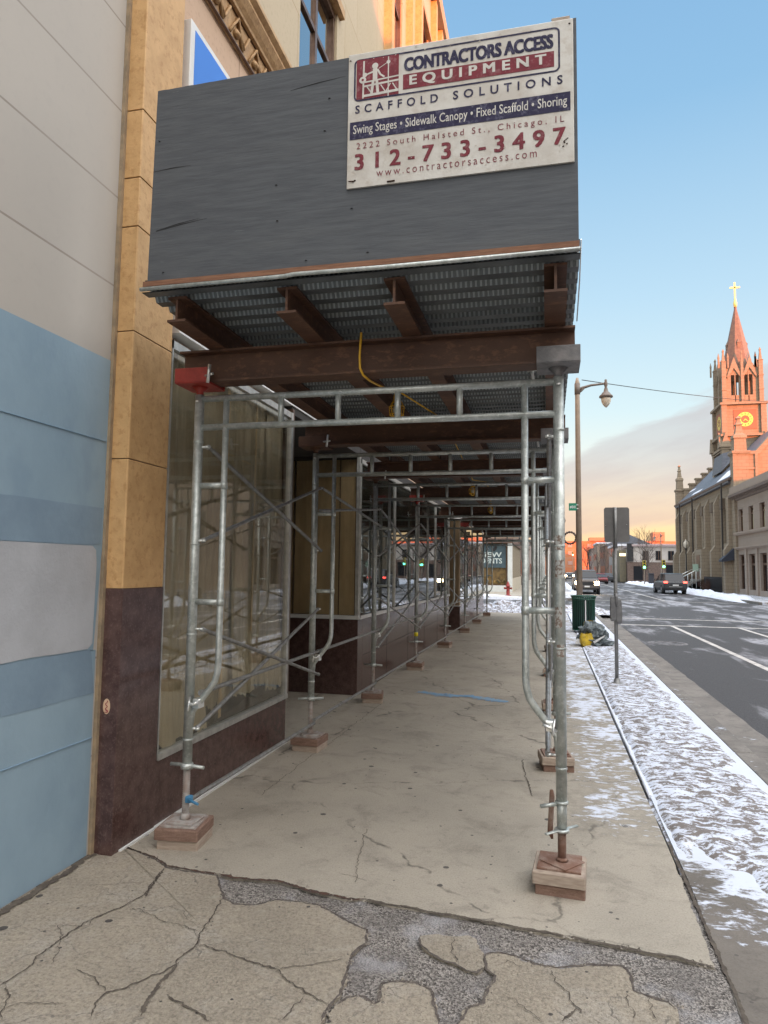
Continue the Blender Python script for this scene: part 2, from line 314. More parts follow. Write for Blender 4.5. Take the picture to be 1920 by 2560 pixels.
skyglass = glass('upper_window_glass', (.25, .3, .33), 11.0, .01)
def streaks(name, c1, c2, c3, sc=(1, 1, .04), s=14):
    m, t, b = base_mat(name); n = tnoise(t, pos(t, sc), s, 5, .6); n2 = tnoise(t, pos(t, (1, 1, .3)), 3, 4)
    c = mixc(t, mrange(t, n, .3, .7), c1, c2); c = mixc(t, mth(t, 'MULTIPLY', mrange(t, n2, .45, .7), .7), c, c3)
    t.links.new(c, b.inputs['Base Color']); b.inputs['Roughness'].default_value = .8; bump(t, b, n, .4, .02); MATS[name] = m; return m
paper = streaks('brown_window_paper', (.45, .39, .29), (.30, .26, .19), (.54, .49, .40), (1, 1, .22), 5)
plypan = streaks('tan_plywood_sheet', (.62, .47, .30), (.48, .36, .22), (.68, .54, .37), (1, 1, .05), 9)

# ------------------------------------------------------------------ mesh helpers
class MB:
    def __init__(s): s.v = []; s.f = []; s.sm = []
    def face(s, idx, sm=False): s.f.append(tuple(idx)); s.sm.append(sm)
    def box(s, x0, x1, y0, y1, z0, z1):
        if x0 > x1: x0, x1 = x1, x0
        if y0 > y1: y0, y1 = y1, y0
        if z0 > z1: z0, z1 = z1, z0
        n = len(s.v)
        s.v += [(x, y, z) for z in (z0, z1) for y in (y0, y1) for x in (x0, x1)]
        for q in ((0, 2, 3, 1), (4, 5, 7, 6), (0, 1, 5, 4), (2, 6, 7, 3), (0, 4, 6, 2), (1, 3, 7, 5)): s.face([n+i for i in q])
        return s
    def bbox(s, x0, x1, y0, y1, z0, z1, b=.004):
        """box with chamfered vertical and top edges"""
        ring = lambda i: [(x0+i, y0+b+i*0), (x0+b, y0+i), (x1-b, y0+i), (x1-i, y0+b), (x1-i, y1-b), (x1-b, y1-i), (x0+b, y1-i), (x0+i, y1-b)]
        n = len(s.v)
        for z, i in ((z0, 0), (z1-b, 0), (z1, b*.7)): s.v += [(x, y, z) for x, y in ring(i)]
        for k in (0, 1):
            for j in range(8): s.face([n+k*8+j, n+k*8+(j+1) % 8, n+k*8+8+(j+1) % 8, n+k*8+8+j])
        s.face([n+16+j for j in range(8)]); s.face([n+j for j in reversed(range(8))]); return s
    def tube(s, pts, r, n=10, cap=True):
        pts = [Vector(p) for p in pts]; rs = r if isinstance(r, (list, tuple)) else [r]*len(pts)
        st = len(s.v); prev = None
        for i, p in enumerate(pts):
            if i == 0: d = pts[1]-p
            elif i == len(pts)-1: d = p-pts[i-1]
            else: d = (pts[i+1]-p).normalized() + (p-pts[i-1]).normalized()
            if d.length < 1e-9: d = Vector((0, 0, 1))
            d.normalize()
            if prev is None:
                a = Vector((0, 0, 1)) if abs(d.z) < .9 else Vector((1, 0, 0)); u = d.cross(a).normalized()
            else: u = (prev - d*prev.dot(d)).normalized()
            prev = u; w_ = d.cross(u)
            for k in range(n):
                a = 2*math.pi*k/n; s.v.append(tuple(p + (u*math.cos(a)+w_*math.sin(a))*rs[i]))
        for i in range(len(pts)-1):
            for k in range(n):
                a = st+i*n+k; b = st+i*n+(k+1) % n; s.face((a, b, b+n, a+n), True)
        if cap: s.face([st+k for k in reversed(range(n))]); s.face([st+(len(pts)-1)*n+k for k in range(n)])
        return s
    def lathe(s, prof, c=(0, 0, 0), n=16, sm=True):
        st = len(s.v)
        for r, z in prof:
            for k in range(n):
                a = 2*math.pi*(k+.5)/n; s.v.append((c[0]+r*math.cos(a), c[1]+r*math.sin(a), c[2]+z))
        for i in range(len(prof)-1):
            for k in range(n):
                a = st+i*n+k; b = st+i*n+(k+1) % n; s.face((a, b, b+n, a+n), sm)
        s.face([st+k for k in reversed(range(n))]); s.face([st+(len(prof)-1)*n+k for k in range(n)]); return s
    def prism(s, poly, axis, a, b):
        """extrude a polygon (two remaining coords in order) along axis from a to b"""
        n = len(poly); st = len(s.v)
        def p3(p, q): return (q, p[0], p[1]) if axis == 0 else ((p[0], q, p[1]) if axis == 1 else (p[0], p[1], q))
        s.v += [p3(p, a) for p in poly] + [p3(p, b) for p in poly]
        s.face([st+i for i in reversed(range(n))]); s.face([st+n+i for i in range(n)])
        for i in range(n): s.face((st+i, st+(i+1) % n, st+n+(i+1) % n, st+n+i))
        return s
    def quad(s, *p): n = len(s.v); s.v += [tuple(q) for q in p]; s.face(range(n, n+len(p))); return s
    def loft(s, rings, sm=False, cap=True):
        st = len(s.v); n = len(rings[0])
        for r_ in rings: s.v += [tuple(p) for p in r_]
        for i in range(len(rings)-1):
            for k in range(n):
                a = st+i*n+k; b = st+i*n+(k+1) % n; s.face((a, b, b+n, a+n), sm)
        if cap: s.face([st+k for k in reversed(range(n))]); s.face([st+(len(rings)-1)*n+k for k in range(n)])
        return s
    def grid(s, nx, ny, fn, sm=True):
        st = len(s.v)
        for j in range(ny+1):
            for i in range(nx+1): s.v.append(tuple(fn(i/nx, j/ny)))
        for j in range(ny):
            for i in range(nx):
                a = st+j*(nx+1)+i; s.face((a, a+1, a+nx+2, a+nx+1), sm)
        return s
    def build(s, name, mat, parent=None, label=None, bevel=0):
        me = bpy.data.meshes.new(name); me.from_pydata(s.v, [], s.f); me.update()
        me.polygons.foreach_set('use_smooth', s.sm)
        me.materials.append(mat)
        import bmesh
        bm = bmesh.new(); bm.from_mesh(me); bmesh.ops.recalc_face_normals(bm, faces=bm.faces)
        if bevel: bmesh.ops.bevel(bm, geom=[e for e in bm.edges if len(e.link_faces) == 2 and e.calc_face_angle(0) > .5], offset=bevel, segments=2, affect='EDGES')
        bm.to_mesh(me); bm.free()
        o = bpy.data.objects.new(name, me); col.objects.link(o)
        if parent:
            o.parent = parent; o.matrix_parent_inverse = parent.matrix_world.inverted() if parent.type != 'EMPTY' or True else Matrix()
        if label: o['label'] = label
        return o
def tag(o, label=None, cat=None, group=None, kind=None):
    if label: o['label'] = label
    if cat: o['category'] = cat
    if group: o['group'] = group
    if kind: o['kind'] = kind
    return o
def thing(name, label, cat, loc=(0, 0, 0), rz=0, group=None):
    o = bpy.data.objects.new(name, None); col.objects.link(o); o.location = loc; o.rotation_euler = (0, 0, rz); o.empty_display_size = .2
    o.matrix_world = Matrix.Translation(loc) @ Matrix.Rotation(rz, 4, 'Z')
    return tag(o, label, cat, group)
def part(mb, name, mat, root, label=None, bevel=0):
    """a part whose mesh is given in the thing's own coordinates"""
    o = mb.build(name, mat, None, label, bevel); o.parent = root; return o
def structure(mb, name, mat): return tag(mb.build(name, mat), kind='structure')
def copy_tree(o, parent=None):
    c = o.copy(); col.objects.link(c)
    if parent: c.parent = parent
    for ch in list(KIDS.get(o.name, [])) or [k for k in o.children]: copy_tree(ch, c)
    return c
KIDS = {}
def text(s, x0, x1, zc, h, y, mat, name, parent, bold=0.0, space=1.0, dup=0.0, zbase=None, thick=.0006, xz=True):
    """lettering as thin raised mesh on a plane facing -y, fitted between x0..x1, centred on zc, total height h"""
    cu = bpy.data.curves.new('t', 'FONT'); cu.body = s; cu.space_character = space; cu.offset = bold; cu.size = 1; cu.resolution_u = 3
    o = bpy.data.objects.new('t', cu); col.objects.link(o)
    dg = bpy.context.evaluated_depsgraph_get(); me = bpy.data.meshes.new_from_object(o.evaluated_get(dg))
    bpy.data.objects.remove(o); bpy.data.curves.remove(cu)
    xs = [v.co.x for v in me.vertices]; ys = [v.co.y for v in me.vertices]
    a, b = min(xs), max(xs); c_, d = min(ys), max(ys)
    for v in me.vertices:
        px_ = x0+(v.co.x-a)/(b-a)*(x1-x0); pz = zc-h/2+(v.co.y-c_)/(d-c_)*h
        v.co = (px_, y, pz)
    if dup:
        vs_, fs_ = [v.co.copy() for v in me.vertices], [tuple(p.vertices) for p in me.polygons]; V2, F2 = [], []
        for k, (dx, dz) in enumerate(((-1, -.6), (1, -.6), (-1, .6), (1, .6), (0, 0))):
            n0 = len(V2); V2 += [(v.x+dx*dup, v.y-.00008*k, v.z+dz*dup) for v in vs_]; F2 += [tuple(i+n0 for i in f) for f in fs_]
        me = bpy.data.meshes.new(name); me.from_pydata(V2, [], F2); me.update()
    me.materials.clear(); me.materials.append(mat); me.name = name
    ob = bpy.data.objects.new(name, me); col.objects.link(ob)
    if parent: ob.parent = parent
    return ob
def rot2(p, a): return (p[0]*math.cos(a)-p[1]*math.sin(a), p[0]*math.sin(a)+p[1]*math.cos(a))
ORD = ['first', 'second', 'third', 'fourth', 'fifth', 'sixth', 'seventh', 'eighth']

# ================================================================== GROUND
ZR = -.13
mb = MB(); mb.quad((-600, -200, -.30), (600, -200, -.30), (600, 1500, -.30), (-600, 1500, -.30)); structure(mb, 'ground', M('distant_ground', (.2, .19, .18), (.35, .35, .37), .5, .9, 0))
mb = MB(); mb.quad((2.05, -60, ZR), (10.4, -60, ZR), (10.4, 900, ZR), (2.05, 900, ZR)); structure(mb, 'road', asph)
mb = MB(); mb.quad((-120, 27.2, ZR-.004), (2.05, 27.2, ZR-.004), (2.05, 38.6, ZR-.004), (-120, 38.6, ZR-.004))
structure(mb, 'side_street', asph)
mb = MB(); mb.quad((10.4, 27.2, ZR-.004), (120, 27.2, ZR-.004), (120, 38.6, ZR-.004), (10.4, 38.6, ZR-.004)); structure(mb, 'side_street', asph)
# aggregate bed under the broken old slab
mb = MB(); mb.grid(120, 90, lambda u, v: (-3+4.4*u, 1.0+2.8*v, -.009+.006*noise.fractal(Vector((u*30, v*20, 0)), 1, 2, 3))); structure(mb, 'sidewalk_bed', agg)
def px2g(pts): return [tuple(G(*p)[:2]) for p in pts]
def jit(poly, step=.010, amp=.010, seed=0):
    out = []; n = len(poly)
    for i in range(n):
        a = Vector(poly[i]); b = Vector(poly[(i+1) % n]); L = (b-a).length; k = max(1, min(220, int(L/step)))
        if L > 3: k = 1
        nrm = Vector((-(b-a).y, (b-a).x)).normalized() if L > 1e-6 else Vector((0, 0))
        for j in range(k):
            p = a+(b-a)*(j/k); d = noise.noise(Vector((p.x*14, p.y*14, seed)))*amp*1.5 + noise.noise(Vector((p.x*45, p.y*45, seed+3)))*amp*.9 + noise.noise(Vector((p.x*130, p.y*130, seed+5)))*amp*.55
            out.append(tuple(p+nrm*d) if k > 1 and j > 0 else tuple(p))
    return out
def Z6(x, y): return (x*.5787, 2000+y*.5787)
def Z7(x, y): return (840+x*.5787, 2000+y*.5787)
edge = [(299, 2113), Z6(660, 250), Z6(720, 285), Z6(850, 312), Z6(945, 322), Z6(1000, 338), Z6(1200, 352), Z6(1330, 392), Z6(1500, 430), Z7(120, 432), Z7(300, 466), Z7(620, 522), Z7(760, 548), Z7(1000, 594), Z7(1200, 632), Z7(1310, 655), Z7(1480, 684), Z7(1640, 732)]
edw = px2g(edge)
# smooth slab under the canopy
poly = [(-2.45, edw[0][1]+.08)] + edw + [(.625, 3.9), (.625, 26.0), (-4.5, 26.0), (-4.5, 5.0), (-2.45, 5.0)]
poly = jit(poly, amp=.006)
mb = MB(); mb.prism(poly, 2, -.14, 0.0); structure(mb, 'sidewalk', conc)
# strip beyond the long joint
mb = MB(); mb.prism([(.655, 3.6), (.655, 26), (1.52, 26), (1.52, -8), (.60, -8), (.60, 2.2), (.64, 3.0)], 2, -.14, -.002); structure(mb, 'sidewalk_edge', concdk)
# remnants of the old slab
off = [(300, 2114), Z6(515, 197), Z6(640, 243), Z6(716, 292), Z6(745, 300), Z6(850, 318), Z6(940, 330), Z6(968, 430), Z6(1010, 450), Z6(1100, 457), Z6(1190, 436), Z6(1290, 442), Z6(1380, 460), Z6(1500, 530), Z6(1583, 565), Z6(1585, 622), Z6(1525, 665), Z6(1505, 700), Z6(1495, 770), Z6(1470, 845), Z6(1425, 890), Z6(1390, 960)]
o1 = px2g(off); o1 = o1 + [(-.75, 1.9), (-.8, -8), (-2.6, -8), (-2.6, 3.2)]
mb = MB(); mb.prism(jit(o1, amp=.008, seed=1), 2, -.10, .004); slabA = structure(mb, 'old_sidewalk', concold)
o2 = px2g([Z6(1445, 895), Z6(1500, 858), Z6(1545, 850), Z6(1620, 880), Z7(185, 878), Z7(203, 800), Z7(260, 786), Z7(340, 792), Z7(408, 822), Z7(425, 880), Z7(440, 975), Z7(445, 1150)]) + [(-.62, 1.6), (-.72, 1.9)]
mb = MB(); mb.prism(jit(o2, amp=.008, seed=2), 2, -.10, .003); structure(mb, 'old_sidewalk', concold)
o3 = px2g([Z7(362, 590), Z7(420, 584), Z7(500, 592), Z7(580, 590), Z7(600, 600), Z7(615, 640), Z7(640, 665), Z7(636, 730), Z7(610, 750), Z7(560, 738), Z7(510, 712), Z7(450, 692), Z7(400, 662), Z7(368, 632)])
mb = MB(); mb.prism(jit(o3, amp=.006, seed=3), 2, -.10, .003); structure(mb, 'old_sidewalk', concold)
o4 = px2g([Z7(645, 672), Z7(700, 660), Z7(790, 686), Z7(850, 708), Z7(910, 722), Z7(960, 730), Z7(1100, 716), Z7(1240, 720), Z7(1275, 762), Z7(1290, 828), Z7(1345, 850), Z7(1440, 878), Z7(1476, 908), Z7(1470, 990)]) + [(.42, 1.9), (.45, -8), (-.50, -8), (-.52, 1.8)] + px2g([Z7(530, 968), Z7(560, 900), Z7(636, 884), Z7(650, 820), Z7(680, 790), Z7(690, 765), Z7(650, 735)])
mb = MB(); mb.prism(jit(o4, amp=.008, seed=4), 2, -.10, .003); structure(mb, 'old_sidewalk', concold)
# cracks: thin dirt-filled strips
OUT = [off[1:], [Z6(1445, 895), Z6(1500, 858), Z6(1545, 850), Z6(1620, 880), Z7(185, 878), Z7(203, 800), Z7(260, 786), Z7(340, 792), Z7(408, 822), Z7(425, 880), Z7(440, 975)], [Z7(362, 590), Z7(368, 632), Z7(400, 662), Z7(450, 692), Z7(510, 712), Z7(560, 738), Z7(610, 750), Z7(636, 730)], [Z7(530, 968), Z7(560, 900), Z7(636, 884), Z7(650, 820), Z7(680, 790), Z7(690, 765), Z7(650, 735), Z7(645, 672), Z7(700, 660), Z7(790, 686), Z7(850, 708), Z7(910, 722), Z7(960, 730), Z7(1100, 716), Z7(1240, 720), Z7(1275, 762), Z7(1290, 828), Z7(1345, 850), Z7(1440, 878), Z7(1476, 908)]]
def crack(pts, wd, z, name='crack', parent=None, mat=crackm, seed=0, world=False, amp=.012):
    p = [Vector(q) for q in (pts if world else px2g(pts))]; out = []
    for i in range(len(p)-1):
        L = (p[i+1]-p[i]).length; k = max(2, int(L/.007))
        for j in range(k): out.append(p[i]+(p[i+1]-p[i])*(j/k))
    out.append(p[-1]); n = len(out); mb = MB()
    for i, q in enumerate(out):
        d = (out[min(i+1, n-1)]-out[max(i-1, 0)]).normalized(); nr = Vector((-d.y, d.x))
        q = q + nr*noise.noise(Vector((q.x*9, q.y*9, seed)))*amp*1.5 + nr*noise.noise(Vector((q.x*32, q.y*32, seed)))*amp*.9 + nr*noise.noise(Vector((q.x*110, q.y*110, seed)))*amp*.45
        ww = wd*1.15*(.22+.55*abs(noise.noise(Vector((q.x*18, q.y*18, seed+9))))+.35*abs(noise.noise(Vector((q.x*60, q.y*60, seed+9)))))*(1 if 2 < i < n-3 else .3)
        mb.v += [(*(q+nr*ww), z), (*(q-nr*ww), z)]
    for i in range(n-1): mb.face((2*i, 2*i+1, 2*i+3, 2*i+2))
    return tag(mb.build(name, mat), kind='structure')
for i, p in enumerate(OUT): crack(p, .011, .0045, 'rim_dirt', mat=M('rim_dirt', (.06, .048, .042), (.12, .10, .085), 25, .95, .3, 60), seed=80+i, amp=.006)
CR = [([Z6(0, 815), Z6(120, 730), Z6(250, 610), Z6(400, 520), Z6(520, 475), Z6(610, 425), Z6(650, 375), Z6(712, 300)], .006),
      ([Z6(700, 310), Z6(660, 370), Z6(625, 430)], .012),
      ([Z6(400, 945), Z6(430, 880), Z6(460, 845), Z6(560, 808), Z6(640, 780), Z6(700, 765), Z6(745, 730), Z6(800, 680), Z6(860, 625), Z6(878, 580), Z6(930, 490), Z6(966, 432)], .006),
      ([Z6(600, 940), Z6(650, 860), Z6(690, 800), Z6(730, 760), Z6(770, 710)], .014),
      ([Z6(870, 630), Z6(950, 655), Z6(1070, 702), Z6(1190, 745), Z6(1300, 830), Z6(1380, 875), Z6(1430, 888)], .005),
      ([Z6(1190, 748), Z6(1270, 735), Z6(1380, 712), Z6(1480, 692), Z6(1500, 690)], .004),
      ([Z6(240, 545), Z6(275, 590), Z6(255, 660), Z6(230, 720)], .003),
      ([Z6(250, 550), Z6(380, 545), Z6(400, 520)], .003),
      ([Z6(320, 735), Z6(400, 770), Z6(450, 830), Z6(470, 845)], .004),
      ([Z6(0, 930), Z6(60, 890), Z6(200, 885), Z6(300, 870)], .003), ([Z6(10, 960), Z6(30, 860), Z6(20, 810)], .005),
      ([Z6(560, 470), Z6(700, 520), Z6(850, 570), Z6(880, 575)], .003), ([Z6(720, 460), Z6(790, 490), Z6(840, 550)], .002),
      ([Z6(1210, 968), Z6(1260, 900), Z6(1320, 850)], .004), ([Z6(720, 850), Z6(800, 900), Z6(900, 968)], .008),
      ([Z6(380, 380), Z6(500, 372), Z6(640, 358)], .002),
      ([Z7(500, 600), Z7(508, 640), Z7(516, 712)], .004), ([Z7(920, 735), Z7(960, 795), Z7(1010, 850), Z7(1050, 905), Z7(1075, 940)], .004),
      ([Z7(720, 850), Z7(780, 870), Z7(820, 915), Z7(900, 968)], .003), ([Z7(1255, 838), Z7(1262, 880), Z7(1285, 930), Z7(1300, 968)], .003),
      ([Z7(1350, 852), Z7(1358, 910), Z7(1390, 968)], .003), ([Z7(705, 715), Z7(740, 700), Z7(800, 735)], .003),
      ([Z7(980, 968), Z7(1030, 905), Z7(1070, 905)], .006)]
for i, (p, wd) in enumerate(CR): crack(p, wd, .008, seed=i)
crack([(562*1.1573, 1720*1.1573), (650*1.1573, 1650*1.1573), (740*1.1573, 1585*1.1573), (830*1.1573, 1515*1.1573)], .004, .004, seed=31)
crack([(793*1.1573, 1790*1.1573), (775*1.1573, 1850*1.1573), (768*1.1573, 1910*1.1573)], .003, .004, seed=32)
crack([(1128*1.1573, 1640*1.1573), (1135*1.1573, 1680*1.1573), (1150*1.1573, 1722*1.1573)], .006, .004, seed=33)
crack([(900*1.1573, 1858*1.1573), (730*1.1573, 1888*1.1573), (800*1.1573, 1905*1.1573)][1:], .003, .004, seed=34)
# dirt and debris lying along the joint, the wall foot and slab rims
for i, (a, b, wd) in enumerate([(0, 4, .013), (4, 9, .020), (9, 13, .016), (13, 17, .014)]): crack([edge[k] for k in range(a, b+1)], wd, .0045, 'joint_dirt', mat=mossm if i < 2 else crackm, seed=50+i, amp=.006)
crack([(-60, 2322), (0, 2286), (120, 2217), (240, 2132), (268, 2118)], .045, .009, 'wall_foot_dirt', mat=crackm, seed=60)
crack([(.635, 2.2), (.64, 3.2), (.64, 4.2)], .016, .001, 'joint_dirt', world=True, seed=61, amp=.004)
# white bead along the shop front foot
mb = MB(); mb.box(-2.205, -2.185, 3.30, 5.66, 0.0, .012).build('white_bead', white)
tag(bpy.data.objects['white_bead'], kind='structure')
mb = MB(); rr_ = random.Random(12)
for k in range(420):
    pth = rr_.choice([OUT[0], OUT[1], OUT[3], edge, [q for c_ in CR[:5] for q in c_[0]]]); i_ = rr_.randrange(len(pth)-1); a_ = rr_.random()
    if pth is not edge and math.hypot(pth[i_][0]-pth[i_+1][0], pth[i_][1]-pth[i_+1][1]) > 160: continue
    g_ = G(pth[i_][0]+(pth[i_+1][0]-pth[i_][0])*a_+rr_.gauss(0, 7), pth[i_][1]+(pth[i_+1][1]-pth[i_][1])*a_+rr_.gauss(0, 4))
    z_ = rr_.uniform(.002, .007); n0 = len(mb.v); ph = rr_.uniform(0, 6)
    mb.v += [(g_.x+z_*rr_.uniform(.7, 1.6)*math.cos(ph+j*1.257), g_.y+z_*rr_.uniform(.7, 1.6)*math.sin(ph+j*1.257), .001) for j in range(5)] + [(g_.x+z_*.3, g_.y, .003+z_*.9), (g_.x-z_*.3, g_.y+z_*.3, .003+z_*.7)]
    for j in range(5): mb.face((n0+j, n0+(j+1) % 5, n0+5+(j > 2)))
    mb.face((n0+5, n0+6, n0+3))
tag(mb.build('rubble', M('concrete_chips', (.36, .32, .27), (.16, .14, .12), 90, .9, .2)), 'loose concrete chips and grit along the broken slab edges', 'rubble', kind='stuff')
# blue spray mark
crack([(905*1.1573, 1494*1.1573), (960*1.1573, 1503*1.1573), (1010*1.1573, 1504*1.1573), (1060*1.1573, 1512*1.1573), (1098*1.1573, 1517*1.1573)], .16, .004, 'spray_mark', mat=bluespray, seed=70, amp=.01)
# kerb, gutter
mb = MB()
y = -8.0
while y < 26.0:
    L = 2.4; mb.bbox(1.50, 1.66, y+.004, min(y+L, 26)-.004, -.25, .006, .012); y += L
structure(mb, 'kerb', kerbm)
mb = MB(); mb.grid(6, 160, lambda u, v: (1.66+.42*u + (.02*noise.noise(Vector((v*90, 0, 0))) if u > .9 else 0), -8+34*v, ZR+.006-.01*math.sin(u*3.1)+.006*noise.noise(Vector((u*3, v*140, 1))))); structure(mb, 'gutter', kerbm)
mb = MB(); mb.bbox(10.4, 10.56, -60, 27, -.25, .004).bbox(10.4, 10.56, 38.6, 300, -.25, .004); structure(mb, 'kerb', kerbm)
mb = MB(); mb.box(10.56, 40, -60, 27, -.25, -.002).box(10.56, 40, 38.6, 300, -.25, -.002); structure(mb, 'sidewalk', conc)
mb = MB(); mb.box(-60, 1.6, 38.8, 300, -.25, -.002); structure(mb, 'sidewalk', conc)
mb = MB(); mb.bbox(1.6, 1.76, 38.8, 300, -.25, .004).bbox(-60, 1.6, 38.6, 38.8, -.25, .004); structure(mb, 'kerb', kerbm)
# painted lines
def stripe(pts, wd, name='road_line'):
    p = [Vector(q[:2]) for q in pts]; mb = MB(); n = 40
    for i in range(n+1):
        q = p[0]+(p[1]-p[0])*(i/n); d = (p[1]-p[0]).normalized(); nr = Vector((-d.y, d.x)); e = wd/2*(1+.12*noise.noise(Vector((q.x*4, q.y*4, 0))))
        mb.v += [(*(q+nr*e), ZR+.004), (*(q-nr*e), ZR+.004)]
    for i in range(n): mb.face((2*i, 2*i+1, 2*i+3, 2*i+2))
    return structure(mb, name, line)
yl1 = 22.3; yl2 = 25.3
stripe([(2.15, yl1), (10.3, yl1)], .22); stripe([(2.15, yl2), (10.3, yl2)], .22)
stripe([(3.60, -4), (3.60, yl1-.12)], .12); stripe([(5.45, -4), (5.45, yl1-.12)], .12); stripe([(6.3, 41), (6.3, 300)], .12); stripe([(2.15, 40.0), (10.3, 40.0)], .2)
# manhole
t_ = thing('manhole_cover', 'round iron manhole cover ringed with snow in the near traffic lane', 'manhole', (2.63, 16.9, ZR))
part(MB().lathe([(.36, .001), (.36, .010), (.30, .012), (.30, .006), (.02, .006)], n=28), 'cover', M('iron', (.05, .045, .045), (.2, .2, .21), 8, .7, .4, 40), t_)
part(MB().lathe([(.44, .0005), (.43, .008), (.365, .009), (.365, .001)], n=28), 'ring', M('worn_ring', (.26, .25, .26), (.12, .12, .12), 9, .8, .3), t_)

# snow between joint and kerb
def snowz(x, y, k=1.0):
    return noise.fractal(Vector((x*2.2, y*1.6, 3.3)), 1, 2, 5)*.030*k + noise.fractal(Vector((x*11, y*8, 7.7)), 1, 2, 3)*.016*k
def terr(u, v):
    y = 2.5 + 15.0*v*v*.6+15.0*v*.4; wl = .64+.02*noise.noise(Vector((y*2, 1, 1))); x = wl + (1.505+.02*noise.noise(Vector((y*4, 3, 1)))+.012*noise.noise(Vector((y*15, 3, 1)))-wl)*u
    e = min(1, u*12)*min(1, (1-u)*(4.5+3*noise.noise(Vector((y*3, 8, 1)))))
    near = min(1, max(0, (y-4.15+1.5*u-.5*noise.noise(Vector((x*3, y*2, 5)))-.2*noise.noise(Vector((x*12, y*9, 5))))*2.2)); farf = min(1, max(0, (17.0-y)*.6))
    z = -.02 + (.040 + snowz(x, y, .8))*e*near*farf
    return (x, y, z)
mb = MB(); mb.grid(50, 420, terr); tag(mb.build('snow_strip', snow), 'trodden patchy snow strip between the sidewalk joint and the kerb', 'snow', kind='stuff')
# ridge of snow along the joint
mb = MB(); pts = []; y = 5.0
while y < 13.6: pts.append((.652+.006*noise.noise(Vector((y*5, 0, 0))), y, .002)); y += .12
mb.tube(pts, [.013+.006*noise.noise(Vector((p[1]*9, 1, 0))) for p in pts], 6); tag(mb.build('snow_ridge', snowc), 'thin line of snow caught in the long sidewalk joint', 'snow', kind='stuff')
# patches on the walk
def patch(x0, x1, y0, y1, nx, ny, thr, name, label, mat=snowp, amp=.10, dens=None, zt=.012, z0=0.0, st=(2.6, 3.4)):
    def fn(u, v):
        x = x0+(x1-x0)*u; y = y0+(y1-y0)*v; e = min(1, min(u, 1-u)*6, min(v, 1-v)*8)
        n = noise.fractal(Vector((x*st[0], y*st[1], 11)), 1, 2, 6)*.6 + noise.fractal(Vector((x*14, y*22, 2)), 1, 2, 3)*.22
        z = (n-thr-(1-e)*.6 + (dens(x, y) if dens else 0))*amp
        return (x, y, z0+max(-.02, min(z, zt)))
    mb = MB(); mb.grid(nx, ny, fn); return tag(mb.build(name, mat), label, 'snow', kind='stuff')
0 and patch(.02, .64, 3.75, 14.0, 60, 700, .08, 'snow_patches', 'thin scuffed snow patches on the sidewalk outside the scaffold legs', dens=lambda x, y: .22*(x-.3)/.3*(.5 if y < 5 else .8)+(.10 if y > 6 else -.02))
0 and patch(.2, .45, 3.30, 3.75, 24, 24, .0, 'snow_scrap', 'small icy scrap of snow beside the street side wood block', zt=.006, amp=.05)
0 and patch(.75, 1.5, 2.4, 4.4, 60, 120, .10, 'snow_scatter', 'scattered thin snow on the damp concrete near the kerb', zt=.008, amp=.06, dens=lambda x, y: .35*(x-1.1)+.18*(y-3.3))
0 and patch(1.66, 2.3, 3.5, 11, 60, 500, .30, 'gutter_snow', 'thin snow and grit lying in the gutter', zt=.015, z0=ZR+.01)
# snow heaps at the corner and along the far kerbs
def heap(cx, cy, rx, ry, h, seed, name, label, mat=snowc, z0=0, cat='snow', n=46, group=None):
    def fn(u, v):
        x = (u*2-1); y = (v*2-1); r = math.sqrt(x*x+y*y)
        b = max(0, 1-r*r)**.8; k = .45+.75*abs(noise.fractal(Vector((x*2.5+seed, y*2.5, seed)), 1, 2, 5)) + .25*noise.noise(Vector((x*7, y*7, seed)))
        return (cx+x*rx, cy+y*ry, z0-.02+h*b*k)
    mb = MB(); mb.grid(n, n, fn); o = mb.build(name, mat); return tag(o, label, cat, group, 'stuff')
heap(-1.3, 25.6, 1.6, 1.2, .50, 1, 'snow_heap', 'dirty shovelled snow heap at the corner beyond the last scaffold frame', snow)
heap(.9, 26.2, 1.5, 1.2, .28, 2, 'snow_heap', 'low dirty snow heap at the corner by the street lamp', snow)
heap(-3.6, 25.8, 1.6, 1.3, .35, 5, 'snow_heap', 'low snow heap at the corner left of the last frame', snow)
def bank(x0, x1, y0, y1, h, name, label, seed=0, mat=snowc, n=260):
    def fn(u, v):
        y = y0+(y1-y0)*v; x = x0+(x1-x0)*u
        e = math.sin(math.pi*u)**.7*min(1, min(v, 1-v)*20)
        k = .35+1.1*abs(noise.fractal(Vector((x*.9, y*.45, seed)), 1, 2, 5))+.3*noise.noise(Vector((x*3, y*2, seed)))
        return (x, y, -.14+(.14+h*k)*e)
    mb = MB(); mb.grid(14, n, fn); return tag(mb.build(name, mat), label, 'snow', kind='stuff')
bank(10.1, 11.5, 40.5, 100, .26, 'snow_bank', 'shovelled snow bank along the far kerb before the church', 3, n=420)
bank(10.0, 11.5, 8, 26.5, .35, 'snow_bank', 'shovelled snow bank along the far kerb near the crosswalk', 4)
bank(1.4, 2.2, 41, 140, .14, 'snow_bank', 'low snow bank along the near kerb beyond the side street', 5)
bank(-12, 1.0, 38.2, 39.3, .16, 'snow_bank', 'low snow line along the far side of the side street', 6, n=60)

# ================================================================== BUILDINGS ON THE LEFT
def W(mb, name, mat, root, label=None, bevel=0):
    """part authored in world coordinates, stored relative to its thing (whose base carries no rotation)"""
    L = root.location
    P = root
    off = Vector((0, 0, 0))
    while P is not None: off += Vector(P.location); P = P.parent
    mb.v = [(x-off.x, y-off.y, z-off.z) for x, y, z in mb.v]
    o = mb.build(name, mat, None, label, bevel); o.parent = root; return o
